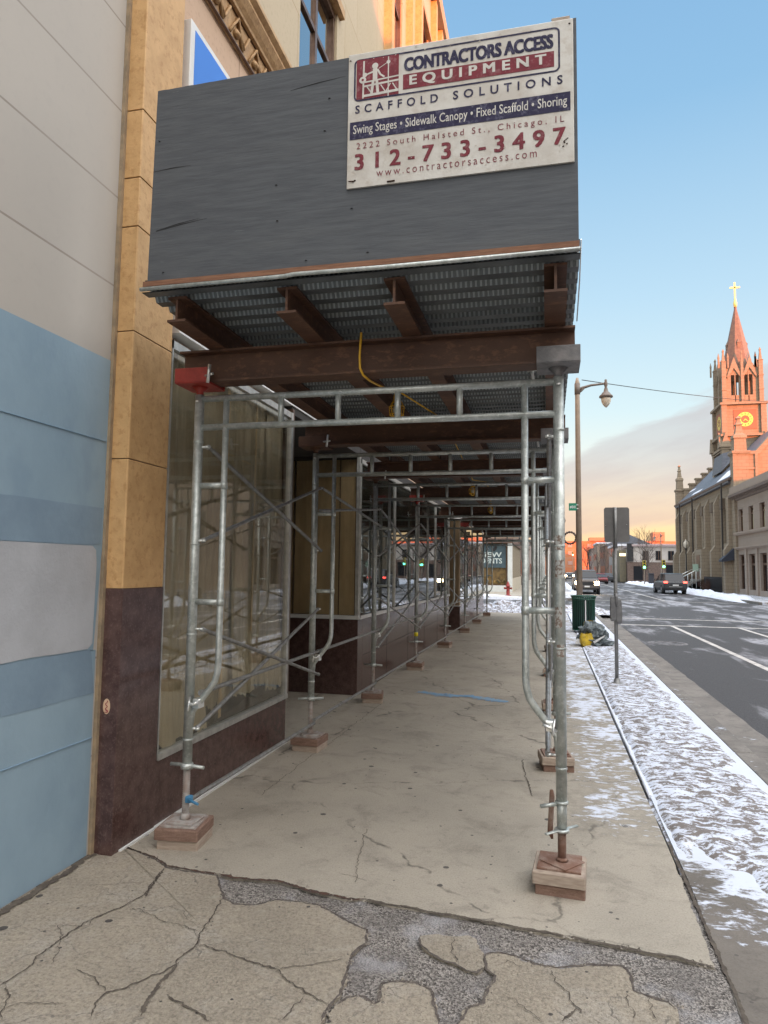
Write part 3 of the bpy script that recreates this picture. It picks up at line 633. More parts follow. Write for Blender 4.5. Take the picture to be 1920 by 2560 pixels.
# --- neighbour with painted wall
nb = thing('painted_building', 'plain painted masonry building with light blue lower wall at the left edge', 'building', (-2.32, 0, 0))
mb = MB(); mb.box(-8, -2.32, -9, 3.235, -.1, 9.0); W(mb, 'wall', offwhite, nb)
def sheet_yz(x, poly, th=.003):
    mb = MB(); mb.prism(poly, 0, x, x+th); return mb
def wav(y0, y1, z, amp=.006, n=30, seed=0): return [(y0+(y1-y0)*i/n, z+amp*noise.noise(Vector((i*.9, seed, 0)))*1.5) for i in range(n+1)]
W(sheet_yz(-2.32, wav(-9, 3.18, 1.05, .008)+[(3.215, 1.6)]+list(reversed(wav(-9, 3.215, 2.61)))), 'blue_paint', lightblue, nb)
W(sheet_yz(-2.32, [(-9, .01)]+[(3.2, .01), (3.2, 1.052)]+list(reversed(wav(-9, 3.18, 1.055)))), 'blue_paint', lightblue, nb)
W(sheet_yz(-2.317, wav(-9, 3.14, 1.60, .004, 30, 3)+[(3.2, 1.61)]+list(reversed(wav(-9, 3.2, 1.80, .03, 40, 5))), .002), 'dark_paint_band', greyblue, nb)
W(sheet_yz(-2.317, wav(-9, 3.2, .83, .035, 60, 9)+list(reversed(wav(-9, 3.16, 1.06, .006, 30, 7))), .002), 'dark_paint_band', greyblue, nb)
W(sheet_yz(-2.315, wav(-9, 3.13, 1.065, .008, 60, 2)+[(3.165, 1.09), (3.17, 1.5), (3.16, 1.575), (3.13, 1.597)]+list(reversed(wav(-9, 3.10, 1.597, .004, 30, 1))), .002), 'pale_paint_patch', palepatch, nb)
mb = MB(); mb.box(-2.335, -2.312, -9, 3.2, .60, .603).box(-2.335, -2.312, -9, 3.2, 2.16, 2.162); W(mb, 'joint', M('faint_joint', (.20, .31, .41), None, bmp=0), nb)
# --- the shop building
BX = -2.25
shop = thing('shop_building', 'tan stone commercial building with boarded shop windows, granite base and carved cornice', 'building', (-2.25, 3.24, 0))
mb = MB(); mb.box(-12, BX-.05, 3.30, 4.05, 2.9, 13.35); mb.box(-12, BX-.05, 4.05, 24.6, 2.9, 5.43); W(mb, 'wall', pinktan, shop)
mb = MB()
wins = [(5.85, 7.00, 6.15, 7.80), (8.0, 9.0, 6.15, 7.80), (5.0, 5.9, 9.6, 12.2), (7.0, 7.9, 9.6, 12.2), (9.55, 10.45, 9.6, 12.2), (12.0, 12.9, 9.6, 12.2), (14.4, 15.3, 9.6, 12.2)]
# pale upper wall built round its windows
def wall_with_holes(mb, x0, x1, y0, y1, z0, z1, holes):
    zs = sorted({z0, z1} | {h[2] for h in holes} | {h[3] for h in holes})
    for a, b in zip(zs, zs[1:]):
        hs = sorted([h for h in holes if h[2] <= a+1e-6 and h[3] >= b-1e-6]); y = y0
        for h in hs:
            if h[0] > y: mb.box(x0, x1, y, h[0], a, b)
            y = h[1]
        if y < y1: mb.box(x0, x1, y, y1, a, b)
wall_with_holes(mb, -3.0, BX-.05, 4.05, 24.6, 5.43, 13.3, wins); W(mb, 'wall', pale, shop, 'pale limestone upper wall')
mb = MB(); mb.box(-12, -3.0, 4.05, 24.6, 5.43, 13.3); W(mb, 'wall', dark, shop)
for y0, y1, z0, z1 in wins:
    o = W(MB().box(-2.375, -2.37, y0+.05, y1-.05, z0, z1), 'window', skyglass, shop)
    mb = MB(); mb.box(-2.42, -2.33, y0, y0+.05, z0, z1).box(-2.42, -2.33, y1-.05, y1, z0, z1).box(-2.44, -2.325, y0, y1, z1-.08, z1+.0).box(-2.42, -2.33, y0+.05, y1-.05, z0, z0+.06)
    ym = (y0+y1)/2; mb.box(-2.37, -2.34, ym-.03, ym+.03, z0+.06, z1-.08).box(-2.37, -2.345, y0+.05, y1-.05, z0+.95, z0+1.0)
    W(mb, 'frame', bronze, o)
    W(MB().box(-2.50, -2.24, y0-.10, y1+.10, z1-.004, z1+.10), 'lintel', orn, o)
# pier strips and seams of the upper bays
mb = MB()
for yy in (9.95-.75, 10.75, 11.55, 13.2, 14.0, 15.7): mb.box(BX-.05, BX+.07, yy, yy+.16, 8.7, 13.28)
W(mb, 'pier_strip', tanst, shop)
mb = MB(); mb.prism([(BX-.05, 13.3), (BX+.12, 13.3), (BX+.16, 13.42), (BX-.05, 13.46)], 1, 4.05, 24.6); W(mb, 'parapet', pale, shop)
# carved cornice band
mb = MB(); prof = [(-2.30, 5.43), (-2.28, 5.43), (-2.275, 5.66), (-2.24, 5.67), (-2.235, 5.69), (-2.21, 5.72), (-2.18, 5.77), (-2.185, 5.80), (-2.15, 5.83), (-2.15, 5.86), (-2.17, 5.875), (-2.17, 5.90), (-2.30, 5.93)]
mb.prism(prof, 1, 3.66, 24.6); cor = W(mb, 'cornice', orn, shop)
mb = MB(); y = 3.7; k = 0
while y < 14:
    mb.tube([(-2.27, y, 5.45), (-2.255, y+.11, 5.63), (-2.27, y+.22, 5.45)], .014, 6); mb.tube([(-2.27, y+.11, 5.64), (-2.255, y+.22, 5.47), (-2.27, y+.33, 5.64)], .014, 6)
    mb.lathe([(.001, -.03), (.035, -.02), (.04, 0), (.02, .03), (.001, .035)], (-2.272, y+.11, 5.51), 8); y += .33; k += 1
W(mb, 'relief', orn, cor)
mb = MB(); mb.box(-2.285, -2.262, 3.66, 14, 5.425, 5.435).box(-2.285, -2.262, 3.66, 14, 5.66, 5.668); W(mb, 'groove', bronze, cor)
# corner pilaster
mb = MB()
zs = [1.372, 2.073, 2.781, 3.378, 3.662, 4.061, 5.42]
for a, b in zip(zs, zs[1:]): mb.bbox(-2.44, -2.20, 3.240, 3.635, a+.003, b-.003, .006)
pil = W(mb, 'pilaster', tanst, shop)
W(MB().box(-2.43, -2.208, 3.248, 3.63, 1.36, 5.43), 'mortar', M('mortar', (.22, .14, .07), None, bmp=0), pil)
W(MB().box(-2.46, -2.30, 3.215, 3.24, 0, 9.0), 'mortar_strip', M('tan_mortar', (.36, .27, .17), (.24, .19, .13), 12, .9, .3), shop)
mb = MB(); mb.box(-3.0, -2.30, 3.24, 3.635, 5.42, 9.0); W(mb, 'wall', pale, shop)
W(MB().bbox(-2.44, -2.197, 3.238, 3.633, 0.0, 1.372, .003), 'granite_base', gran, shop)
# sticker
st = tag(MB().prism([(-2.262+.021*math.cos(a*math.pi/12), .757+.040*math.sin(a*math.pi/12)) for a in range(24)], 1, 3.2355, 3.2375).build('sticker', M('peach_sticker', (.66, .45, .30), None, bmp=0)), 'small oval peach sticker with red script on the granite pilaster', 'sticker')
mb = MB(); pts = [(-2.262+.006*math.sin(i*1.3)+(.004 if i in (0, 1, 12) else 0), 3.2348, .725+.0052*i) for i in range(13)]; mb.tube(pts, .0022, 5)
mb.tube([(-2.272, 3.2348, .726), (-2.258, 3.2348, .728), (-2.253, 3.2348, .736), (-2.262, 3.2348, .741)], .0018, 5)
W(mb, 'script', M('dark_red_ink', (.28, .03, .05), None, bmp=0), st)
# --- shop window 1
def shop_window(y0, y1, z0, z1, x, mull=(), g=shopglass, label=None):
    gl = W(MB().box(x-.008, x, y0, y1, z0, z1), 'shop_window', g, shop, label)
    mb = MB(); t = .028
    mb.box(x-.02, x+.018, y0, y0+.012, z0, z1).box(x-.02, x+.022, y1-.045, y1, z0, z1).box(x-.02, x+.018, y0, y1-.045, z1-.05, z1)
    for m_ in mull: mb.box(x-.02, x+.02, m_-.018, m_+.018, z0, z1-.05)
    W(mb, 'frame', alu, gl)
    W(MB().box(x-.03, x+.028, y0, y1, z0-.035, z0), 'sill', alu, gl)
    return gl
mb = MB(); mb.bbox(-2.42, -2.205, 3.637, 5.655, 0, .378, .004); W(mb, 'granite_base', gran, shop)
g1 = shop_window(3.637, 5.655, .413, 2.86, -2.215, g=shopglass)
W(MB().box(-2.50, -2.20, 5.655, 5.70, 0.38, 2.9), 'jamb', bronze, shop)
random.seed(3)
# paper and cloth sheets hung inside the pane
def sheet(y0, y1, x, ztop, zbot, folds, seed, mat, amp=.02, rag=.05, name='paper_sheet'):
    def fn(u, v):
        y = y0+(y1-y0)*u; a = noise.noise(Vector((u*folds, seed, v*.5)))*amp + noise.noise(Vector((u*folds*3, seed+4, v*1.5)))*amp*.4
        zb = zbot+rag*noise.fractal(Vector((u*5, seed, 0)), 1, 2, 5)+rag*.4*noise.noise(Vector((u*30, seed, 1)))
        return (x+a+(.05*(1-v)**6 if seed % 2 else 0), y+.02*noise.noise(Vector((v*3, seed, u))), zb+(ztop-zb)*v)
    mb = MB(); mb.grid(70, 40, fn); return W(mb, name, mat, shop)
sheet(3.62, 4.30, -2.285, 2.88, .42, 8, 1, paper, .030, .05); sheet(4.22, 4.80, -2.30, 2.88, .52, 6, 2, paper, .03, .06)
sheet(4.70, 5.35, -2.29, 2.88, .55, 9, 3, paper, .035, .07); sheet(5.25, 5.64, -2.275, 2.88, .50, 6, 5, paper, .02, .06)
W(MB().box(-2.268, -2.262, 4.52, 4.555, .42, 2.86).box(-2.268, -2.262, 5.02, 5.04, 1.0, 2.86), 'wood_strip', plypan, shop)
mb = MB(); mb.box(-2.9, -2.42, 3.65, 5.66, .36, .40).box(-2.9, -2.88, 3.65, 5.66, .4, 2.9).box(-2.9, -2.3, 3.64, 3.66, .4, 2.9); W(mb, 'display_box', dark, shop)
# black strip at the foot, torn paper pieces
mb = MB(); mb.prism([(4.45, .415), (4.47, .50), (4.50, .43), (4.8, .47), (5.05, .52), (5.10, .62), (5.14, .54), (5.5, .56), (5.6, .415)], 0, -2.262, -2.257); W(mb, 'torn_paper', dark, shop)
# soffit over the walk side openings and alcove
AX = -3.9
mb = MB(); mb.box(-4.2, -2.21, 5.66, 7.93, 2.86, 2.95); W(mb, 'soffit', dark, shop)
mb = MB(); mb.box(-4.2, AX, 5.60, 8.0, 0, 2.9).box(AX, -2.45, 5.60, 5.66, 0, 2.9); W(mb, 'alcove_wall', M('alcove_plaster', (.22, .19, .14), (.18, .15, .11), 4, .8, .1), shop)
d_ = W(MB().bbox(AX, AX+.04, 6.35, 7.25, 0.02, 2.1), 'door', bronze, shop); W(MB().box(AX+.04, AX+.045, 6.48, 7.12, .4, 1.95), 'pane', darkglass, d_); W(MB().tube([(AX+.05, 7.15, .9), (AX+.09, 7.15, .92), (AX+.09, 7.15, 1.2), (AX+.05, 7.15, 1.22)], .01, 8), 'handle', zinc, d_)
# return wall of the second window, facing the alcove
mb = MB(); mb.bbox(AX, -2.205, 7.93, 8.15, 0, .885, .004).bbox(-2.42, -2.205, 8.15, 15.6, 0, .885, .004); W(mb, 'granite_base', gran, shop)
mb = MB()
for yy in (9.45, 10.95, 12.45, 13.95): mb.box(-2.206, -2.203, yy, yy+.008, 0, .885)
mb.box(-2.206, -2.2032, 8.2, 15.6, .44, .446); W(mb, 'granite_joint', black, shop)
rg = W(MB().box(AX, -2.24, 7.942, 7.948, .93, 2.86), 'shop_window', shopglass, shop)
W(MB().box(AX, -2.19, 7.915, 7.97, .885, .93), 'sill', white, rg)
W(MB().box(-2.245, -2.205, 7.925, 7.975, .93, 2.86), 'corner_post', alu, rg)
mb = MB(); mb.grid(60, 10, lambda u, v: (AX+1.63*u, 8.02+.006*noise.noise(Vector((u*6, v*2, 0))), .93+1.95*v)); W(mb, 'plywood_backing', plypan, rg)
mb = MB(); mb.box(-3.05, -3.04, 7.95, 7.99, .93, 2.86).box(-2.48, -2.47, 8.0, 8.015, .93, 2.86).box(-2.262, -2.25, 7.95, 8.02, .93, 2.86); W(mb, 'batten', bronze, rg)
g2 = shop_window(7.975, 15.6, .93, 2.82, -2.212, (9.9, 11.8, 13.7), darkglass)
W(MB().box(-2.25, -2.18, 7.975, 15.6, .885, .93), 'sill', white, g2)
sheet(8.35, 9.9, -2.42, 2.84, .95, 9, 12, paper, .03, .05); sheet(10.0, 12.4, -2.45, 2.84, 1.55, 10, 13, paper, .03, .1)
mb = MB(); mb.box(-4.4, -4.38, 8.03, 15.6, 0, 2.9).box(-4.4, -2.42, 8.03, 15.6, .84, .88).box(-4.4, -2.3, 15.55, 15.6, 0, 2.9); W(mb, 'display_box', dark, shop)
mb = MB(); mb.box(-4.4, -2.21, 7.94, 24.6, 2.82, 2.95); W(mb, 'soffit', dark, shop)
# second entrance recess, tan column with granite foot, last window
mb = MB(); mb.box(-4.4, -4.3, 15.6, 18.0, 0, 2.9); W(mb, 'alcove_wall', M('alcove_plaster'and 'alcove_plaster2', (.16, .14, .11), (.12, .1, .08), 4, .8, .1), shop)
cl = W(MB().bbox(-2.42, -2.15, 17.0, 17.26, .60, 2.82, .01), 'column', streaks('tan_column_paint', (.26, .18, .10), (.20, .135, .07), (.30, .21, .12)), shop)
W(MB().bbox(-2.45, -2.12, 16.97, 17.30, 0, .58, .006), 'granite_foot', gran, cl); W(MB().box(-2.44, -2.13, 16.98, 17.29, .58, .60), 'trim', white, cl); W(MB().box(-2.47, -2.10, 16.95, 17.31, 2.74, 2.82), 'capital', white, cl)
mb = MB(); mb.bbox(-2.42, -2.24, 17.27, 24.6, 0, .58, .004); W(mb, 'granite_base', gran, shop)
g3 = shop_window(17.30, 24.5, .62, 2.82, -2.25, (19.1, 20.9, 22.7), darkglass)
mb = MB(); mb.box(-4.4, -4.38, 18.0, 24.6, 0, 2.9).box(-12, -4.4, 3.3, 24.6, -.1, 5.4); W(mb, 'inner_wall', dark, shop)
# fascia sign in blue with white border, standing off the wall
fs = thing('fascia_sign', 'large bright blue fascia sign with white border on the tan wall behind the canopy', 'sign', (-2.25, 3.58, 2.90))
W(MB().bbox(-2.30, -2.20, 3.715, 6.8, 2.931, 5.0, .004), 'border', white, fs); W(MB().box(-2.202, -2.197, 3.765, 6.74, 3.06, 4.955), 'face', signblue, fs)

# ================================================================== SCAFFOLD
FY = [3.50, 5.52, 7.62, 10.2, 13.2, 16.4, 19.3, 22.4]
XL, XR = -1.93, .055
where = ['nearest the camera', 'second from the camera', 'third from the camera', 'fourth from the camera', 'fifth from the camera', 'sixth from the camera', 'seventh from the camera', 'farthest by the corner']
def make_frame():
    t = thing('scaffold_frame', 'x', 'scaffold frame', (0, 0, 0), group='galvanized scaffold frames under the sidewalk canopy')
    for s, x in ((1, XL), (-1, XR)):
        mb = MB(); mb.tube([(x, 0, .40), (x, 0, 2.47)], .0265, 14)
        for zz in (.55, 1.12, 1.62, 2.2): mb.lathe([(.0268, -.006), (.029, -.004), (.029, .004), (.0268, .006)], (x, 0, zz), 14)
        p = part(mb, 'post', galv, t)
        part(MB().lathe([(.001, -.008), (.011, -.008), (.012, .0), (.008, .005), (.001, .006)], (x-s*0, -.028, 2.43), 8), 'pin', zinc, p)
        xi = x+s*.167
        part(MB().tube([(xi, 0, 2.45), (xi, 0, .96), (xi-s*.004, 0, .92), (xi-s*.018, 0, .87), (xi-s*.045, 0, .83), (x+s*.02, 0, .70), (x+s*.008, 0, .60)], .0175, 12), 'inner_leg', galv, t)
        for zz in (1.95, 1.30): part(MB().tube([(x+s*.02, 0, zz), (xi, 0, zz)], .0165, 10).lathe([(.021, -.02), (.021, .02)], (xi, 0, zz), 10), 'rung', galv, t)
        # clamp on the bend with its wing bolts
        mb = MB(); mb.bbox(x+s*.055-.022, x+s*.055+.022, -.03, .03, .725, .775, .006); mb.tube([(x+s*.05, -.03, .75), (x+s*.05, -.085, .76)], .006, 6); mb.tube([(x+s*.02, -.06, .735), (x+s*.085, -.07, .765)], .008, 6); mb.tube([(x+s*.03, -.05, .79), (x+s*.04, -.085, .72)], .006, 6)
        part(mb, 'clamp', zinc, t)
        for zz in (2.17, 1.64, 1.15, .61): part(MB().tube([(x, 0, zz), (x+s*.055, 0, zz)], .007, 6).lathe([(.001, -.006), (.012, -.006), (.012, .006), (.001, .006)], (x+s*.055, 0, zz), 6), 'brace_stud', zinc, t)
    part(MB().tube([(XL+.02, 0, 2.447), (XR-.02, 0, 2.447)], .0185, 12), 'top_tube', galv, t)
    part(MB().tube([(XL+.02, 0, 2.283), (XR-.02, 0, 2.283)], .0185, 12), 'lower_tube', galv, t)
    a, b = XL+.167, XR-.167
    for k in range(1, 5): x = a+(b-a)*k/5; part(MB().tube([(x, 0, 2.285), (x, 0, 2.445)], .0165, 10), 'strut', galv, t)
    return t
def make_jack(steel):
    """screw jack: collar with handle arms, screw, foot plate; plus the head that carries the beam"""
    t = thing('screw_jack', 'x', 'screw jack', (0, 0, 0), group='adjustable screw jacks under the scaffold legs')
    mb = MB(); mb.tube([(0, 0, .13), (0, 0, .42)], .0185, 12)
    for i in range(26): mb.lathe([(.0185, -.002), (.0205, 0), (.0185, .002)], (0, 0, .14+i*.0105), 12)
    part(mb, 'screw', steel, t)
    mb = MB(); mb.lathe([(.020, -.016), (.034, -.016), (.036, 0), (.032, .014), (.020, .014)], (0, 0, .41), 12)
    h = part(mb, 'collar', galv, t)
    part(MB().tube([(-.105, .012, .408), (0, .030, .411), (.105, -.01, .408)][:1]+[(-.03, .004, .411), (.03, -.004, .411), (.105, -.01, .408)], .010, 8), 'handle', galv, h)
    part(MB().bbox(-.075, .075, -.075, .075, .118, .128, .002).lathe([(.03, 0), (.026, .02), (.021, .03)], (0, 0, .128), 12), 'foot_plate', steel, t)
    return t
def make_head(mat, wx):
    t = thing('beam_head', 'x', 'beam head', (0, 0, 0), group='steel heads that carry the canopy beams')
    mb = MB(); mb.bbox(-wx, wx, -.105, .105, 2.515, 2.528, .002); part(mb, 'plate', mat, t)
    for s in (-1, 1):
        mb = MB(); mb.bbox(-wx, wx, s*.105-.005, s*.105+.005, 2.52, 2.60, .002); part(mb, 'lip', mat, t)
    mb = MB(); mb.lathe([(.024, 2.40), (.024, 2.47), (.021, 2.475), (.021, 2.49), (.05, 2.516)], n=12); part(mb, 'stem', mat, t)
    mb = MB(); mb.tube([(wx*.75, -.10, 2.55), (wx+.05, -.14, 2.55)], .007, 6); mb.tube([(wx+.02, -.14, 2.50), (wx+.035, -.15, 2.60)], .009, 6); part(mb, 'wing_bolt', zinc, t)
    return t
def make_block(top, mid, botm):
    t = thing('wood_block', 'x', 'wood block', (0, 0, 0), group='timber pads under the scaffold legs')
    part(MB().bbox(-.12, .12, -.13, .12, .050, .105, .006), 'upper_board', mid, t)
    part(MB().bbox(-.108, .118, -.12, .11, .0, .046, .006), 'lower_board', botm, t)
    part(MB().bbox(-.10, .10, -.105, .095, .106, .116, .002), 'plate', top, t)
    return t
def inst(proto, first, loc, rz, label, obs):
    o = proto if first else copy_tree(proto)
    o.location = loc; o.rotation_euler = (0, 0, rz); o['label'] = label; return o
frame0 = make_frame()
jackg = make_jack(frost); jackr = make_jack(rustp)
headr = make_head(redp, .10); headg = make_head(greyp, .105); headk = make_head(rust, .12)
blk = make_block(frost, woodr, wood); blk2 = make_block(rustp, wood, woodr)
for i, y in enumerate(FY):
    inst(frame0, i == 0, (0, y, 0), 0, 'galvanized scaffold frame spanning the sidewalk, %s' % where[i], 0)
    inst(jackg, i == 0, (XL, y, 0), 0 if i % 2 == 0 else .5, 'screw jack under the building side leg, frame %s' % where[i], 0)
    inst(jackr, i == 0, (XR, y, 0), .2*i+.9*(i == 0), 'screw jack under the street side leg, frame %s' % where[i], 0)
    if i in (0, 3, 5): o = inst(headr, i == 0, (XL, y, 0), 0, 'red steel beam head on the building side leg, frame %s' % where[i], 0)
    else: o = inst(headk, i == 1, (XL, y, 0), 0, 'rusty steel beam head on the building side leg, frame %s' % where[i], 0)
    o = inst(headg, i == 0, (XR, y, 0), math.pi, 'grey steel beam head on the street side leg, frame %s' % where[i], 0)
    inst(blk, i == 0, (XL-.01, y+.02, 0), [.12, -.05, .2, .05, -.1, .12, 0, .1][i], 'stacked wood pad under the building side leg, frame %s' % where[i], 0)
    inst(blk2, i == 0, (XR-.01, y+.01, 0), [-.07, .15, .05, -.1, .1, 0, .08, .1][i], 'stacked wood pad under the street side leg, frame %s' % where[i], 0)
for o in bpy.data.objects:
    if o.get('label', '') == 'screw jack under the street side leg, frame nearest the camera': o.scale.z = .5; o.location.z = .058
# lower sleeve of the near street side leg, yellow tag on a far leg
t_ = tag(MB().tube([(XR, 3.5, .275), (XR, 3.5, .42)], .024, 14).lathe([(.024, 0), (.032, .0), (.032, .012), (.024, .014)], (XR, 3.5, .385), 12).tube([(XR-.10, 3.47, .372), (XR-.02, 3.49, .385)], .010, 8).build('leg_sleeve', galv), 'steel extension sleeve at the foot of the nearest street side scaffold leg', 'leg sleeve')
tag(MB().lathe([(.0272, -.03), (.0285, -.03), (.0285, .03), (.0272, .03)], (XL, FY[3], .52), 12).build('marking_tape', M('yellow_tape', (.80, .68, .03), None, bmp=0)), 'yellow tape wrapped round the building side leg of the fourth frame', 'tape')
stk = M('worn_sticker', (.20, .15, .12), (.42, .42, .40), 60, .9, .2, lo=.45, hi=.55)
for i_, (za, zb, a0, a1) in enumerate(((1.60, 1.67, 205, 300), (1.46, 1.55, 215, 320), (1.22, 1.32, 200, 290), (1.08, 1.14, 230, 310))):
    lab = ['topmost', 'second', 'third', 'lowest'][i_]; rs_ = random.Random(i_)
    mb = MB(); mb.grid(14, 6, lambda u, v: (XR+.0276*math.cos(R(a0+(a1-a0)*u)), 3.5+.0276*math.sin(R(a0+(a1-a0)*u)), za+(zb-za)*v+.010*noise.noise(Vector((u*9, v*4, i_)))))
    tag(mb.build('peeled_sticker', stk), '%s peeled sticker remnant on the nearest street side scaffold post' % lab, 'sticker', 'sticker remnants on the post')
# braces
def bar(mb, p, q, r=.0125):
    p, q = Vector(p), Vector(q); d = (q-p).normalized()
    mb.tube([p, p+d*.05, p+d*.10, q-d*.10, q-d*.05, q], [r*1.2, r*.75, r, r, r*.75, r*1.2], 8)
def cross(y0, y1, x, za, zb, side, row, k):
    t = thing('cross_brace', '%s crossed brace pair on the %s, %s to %s frame' % (row, side, ORD[k], ORD[k+1]), 'cross brace', (x, y0, 0), group='crossed braces between scaffold frames')
    for p, q in ((za, zb), (zb, za)):
        mb = MB(); sh = .008 if p == za else -.008; bar(mb, (x+sh, y0, p), (x+sh, y1, q)); W(mb, 'brace_bar', galvd, t)
    W(MB().tube([(x-.018, (y0+y1)/2, (za+zb)/2), (x+.018, (y0+y1)/2, (za+zb)/2)], .009, 6), 'pivot', zinc, t)
for k in range(len(FY)-1):
    y0, y1 = FY[k], FY[k+1]
    if k == 1: pass
    for x, side in ((XL+.055, 'building side'), (XR-.055, 'street side')):
        if side == 'building side' and k == 1:
            cross(y0, y1, x, 2.17, 1.98, side, 'upper', k); continue
        cross(y0, y1, x, 2.17, 1.64, side, 'upper', k); cross(y0, y1, x, 1.15, .61, side, 'lower', k)
    mb = MB(); bar(mb, (XL+.055, y0+.02, .80), (XL+.055, y1, .80), .014); tag(mb.build('guard_bar', galvd), 'waist high steel bar from the %s to the %s frame on the building side' % (ORD[k], ORD[k+1]), 'guard bar', 'horizontal bars tying the scaffold frames')
    mb = MB(); bar(mb, (XL+.03, y0, .235), (XL+.03, y1, .21), .013); o = tag(mb.build('foot_bar', galvd), 'low steel bar near the ground from the %s to the %s frame' % (ORD[k], ORD[k+1]), 'foot bar', 'horizontal bars tying the scaffold frames')
    if k == 0: W(MB().bbox(XL+.008, XL+.042, y0-.030, y0+.01, .222, .254, .006).tube([(XL+.03, y0-.03, .24), (XL+.10, y0-.05, .228)], .007, 6), 'clip', blueclip, o)
# bright bare tube standing inside the street side bay, painted red at one end
tag(MB().tube([(XR-.045, 3.55, .20), (XR-.055, 3.55, .23), (XR-.045, 3.55, .40), (XR-.047, 3.55, .43)], [.006, .013, .013, .008], 8).build('rusty_bar_end', rustp), 'rust red bar end leaning beside the nearest street side screw jack', 'steel bar')
mb = MB(); mb.tube([(XR-.06, 4.9, .30), (XR-.05, 5.5, 2.05), (XR-.05, 5.53, 2.12)], .018, 10); tag(mb.build('bare_tube', zinc), 'bright bare tube leaning inside the first street side bay', 'steel tube')

# ================================================================== CANOPY
BEX0, BEX1 = -2.03, .138
def ibeam(mb, axis, a, b, c0, z0, z1, fwd, tw=.012, tf=.012):
    """I section along axis a..b centred on c0 in the other horizontal axis"""
    def bx(lo, hi, za, zb):
        if axis == 0: mb.box(a, b, lo, hi, za, zb)
        else: mb.box(lo, hi, a, b, za, zb)
    bx(c0-fwd/2, c0+fwd/2, z0, z0+tf); bx(c0-fwd/2, c0+fwd/2, z1-tf, z1); bx(c0-tw/2, c0+tw/2, z0+tf, z1-tf)
for i, y in enumerate(FY):
    mb = MB(); ibeam(mb, 0, BEX0, BEX1, y, 2.530, 2.712, .13); tag(mb.build('cross_beam', rust), 'rust brown cross beam on the scaffold frame %s' % where[i], 'steel beam', 'steel cross beams under the canopy deck')
JX = [-1.80, -1.215, -.685, .04]
jn = ['beside the building', 'second from the building', 'third from the building', 'along the street edge']
segs = [(3.0, 7.7), (7.72, 13.3), (13.32, 19.4), (19.42, 22.75)]
for s_i, (ya, yb) in enumerate(segs):
    for j, x in enumerate(JX):
        mb = MB(); ibeam(mb, 1, ya, yb, x+(.0 if s_i % 2 == 0 else .02), 2.714, 2.843, .10)
        tag(mb.build('joist', rust), 'rust brown joist %s, %s run of joists' % (jn[j], ORD[s_i]), 'steel joist', 'steel joists under the canopy deck')
# ribbed deck
DX0, DX1, DY0, DY1 = -1.955, .142, 2.935, 22.85
prof = []; y = DY0; p = .128
while y < DY1:
    prof += [(y, 2.846), (y+.058, 2.846), (y+.068, 2.888), (y+.104, 2.888)]; y += p
prof.append((y, 2.846)); mb = MB()
for x in (DX0, DX1): mb.v += [(x, a, b) for a, b in prof]
n = len(prof)
for i in range(n-1): mb.face((i, i+1, n+i+1, n+i))
for x in (DX0, DX1): mb.v += [(x, a, b+.004) for a, b in prof]
for i in range(n-1): mb.face((2*n+i, 2*n+i+1, 3*n+i+1, 3*n+i))
for i in range(n-1): mb.face((i, i+1, 2*n+i+1, 2*n+i)); mb.face((n+i, n+i+1, 3*n+i+1, 3*n+i))
dk = thing('canopy_deck', 'long ribbed galvanized steel deck roofing the sidewalk canopy', 'deck', (-.9, 3, 2.86))
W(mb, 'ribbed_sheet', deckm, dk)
mb = MB(); mb.tube([(DX0-.005, DY0-.008, 2.862), (-1.2, DY0-.008, 2.862), (-1.15, DY0-.012, 2.866), (-.7, DY0-.008, 2.862), (DX1, DY0-.010, 2.862)], .0105, 8)
W(mb, 'front_lip', galv, dk); W(MB().box(DX0, DX1, DY0+.02, DY1, 2.899, 2.92), 'plank_cover', dark, dk)
W(MB().box(DX0, DX1-.003, DY0+.002, DY0+.04, 2.880, 2.906), 'edge_board', plye, dk)
# plywood fascia
pp = thing('plywood_panel', 'dark grey painted plywood panel closing the near end of the canopy', 'plywood panel', (-.9, 2.95, 2.9))
n = 60; top = [(-1.922, 3.912)] + [(-1.922+2.058*i/n, 3.912+.016*i/n+.0025*noise.noise(Vector((i*.7, 0, 0)))) for i in range(1, n)] + [(.136, 3.930)]
mb = MB(); mb.prism([(-1.937, 2.904), (.137, 2.896)] + list(reversed(top)), 1, 2.948, 2.966); W(mb, 'board', plym, pp)
mb = MB()
for (xa, za, xb, zb) in ((-1.93, 3.48, -1.72, 3.49), (-1.9, 3.165, -1.62, 3.205), (-1.9, 3.168, -1.66, 3.21), (-1.2, 3.80, -.92, 3.83)): mb.tube([(xa, 2.948, za), ((xa+xb)/2, 2.9475, (za+zb)/2+.003), (xb, 2.948, zb)], [.0008, .0022, .0006], 5)
W(mb, 'scratch', black, pp)
mb = MB()
for (x, z) in ((-1.9, 3.64), (-1.26, 3.33), (-1.25, 3.15), (-1.02, 3.57), (-1.0, 3.73), (-1.85, 2.95), (-1.1, 2.94), (-.8, 2.95), (-.88, 3.17)): mb.lathe([(.001, -.002), (.006, -.0015), (.005, .001)], (x, 2.947, z), 6)
W(mb, 'nail_scar', black, pp)
mb = MB(); mb.box(.118, .137, 2.97, 22.8, 2.90, 3.94); tag(mb.build('street_side_parapet', plym), 'dark plywood parapet running along the street edge of the canopy', 'plywood panel')
mb = MB(); mb.bbox(.03, .11, 2.97, 3.03, 2.9, 3.965, .003); tag(mb.build('timber_post', wood), 'pale timber post end poking above the top right corner of the sign', 'timber post')
mb = MB(); mb.tube([(.148, 2.98, 2.93), (.150, 3.2, 2.84), (.142, 3.35, 2.70)], .003, 5); tag(mb.build('tie_wire', zinc), 'thin bright wire hanging at the street side corner of the canopy', 'wire')

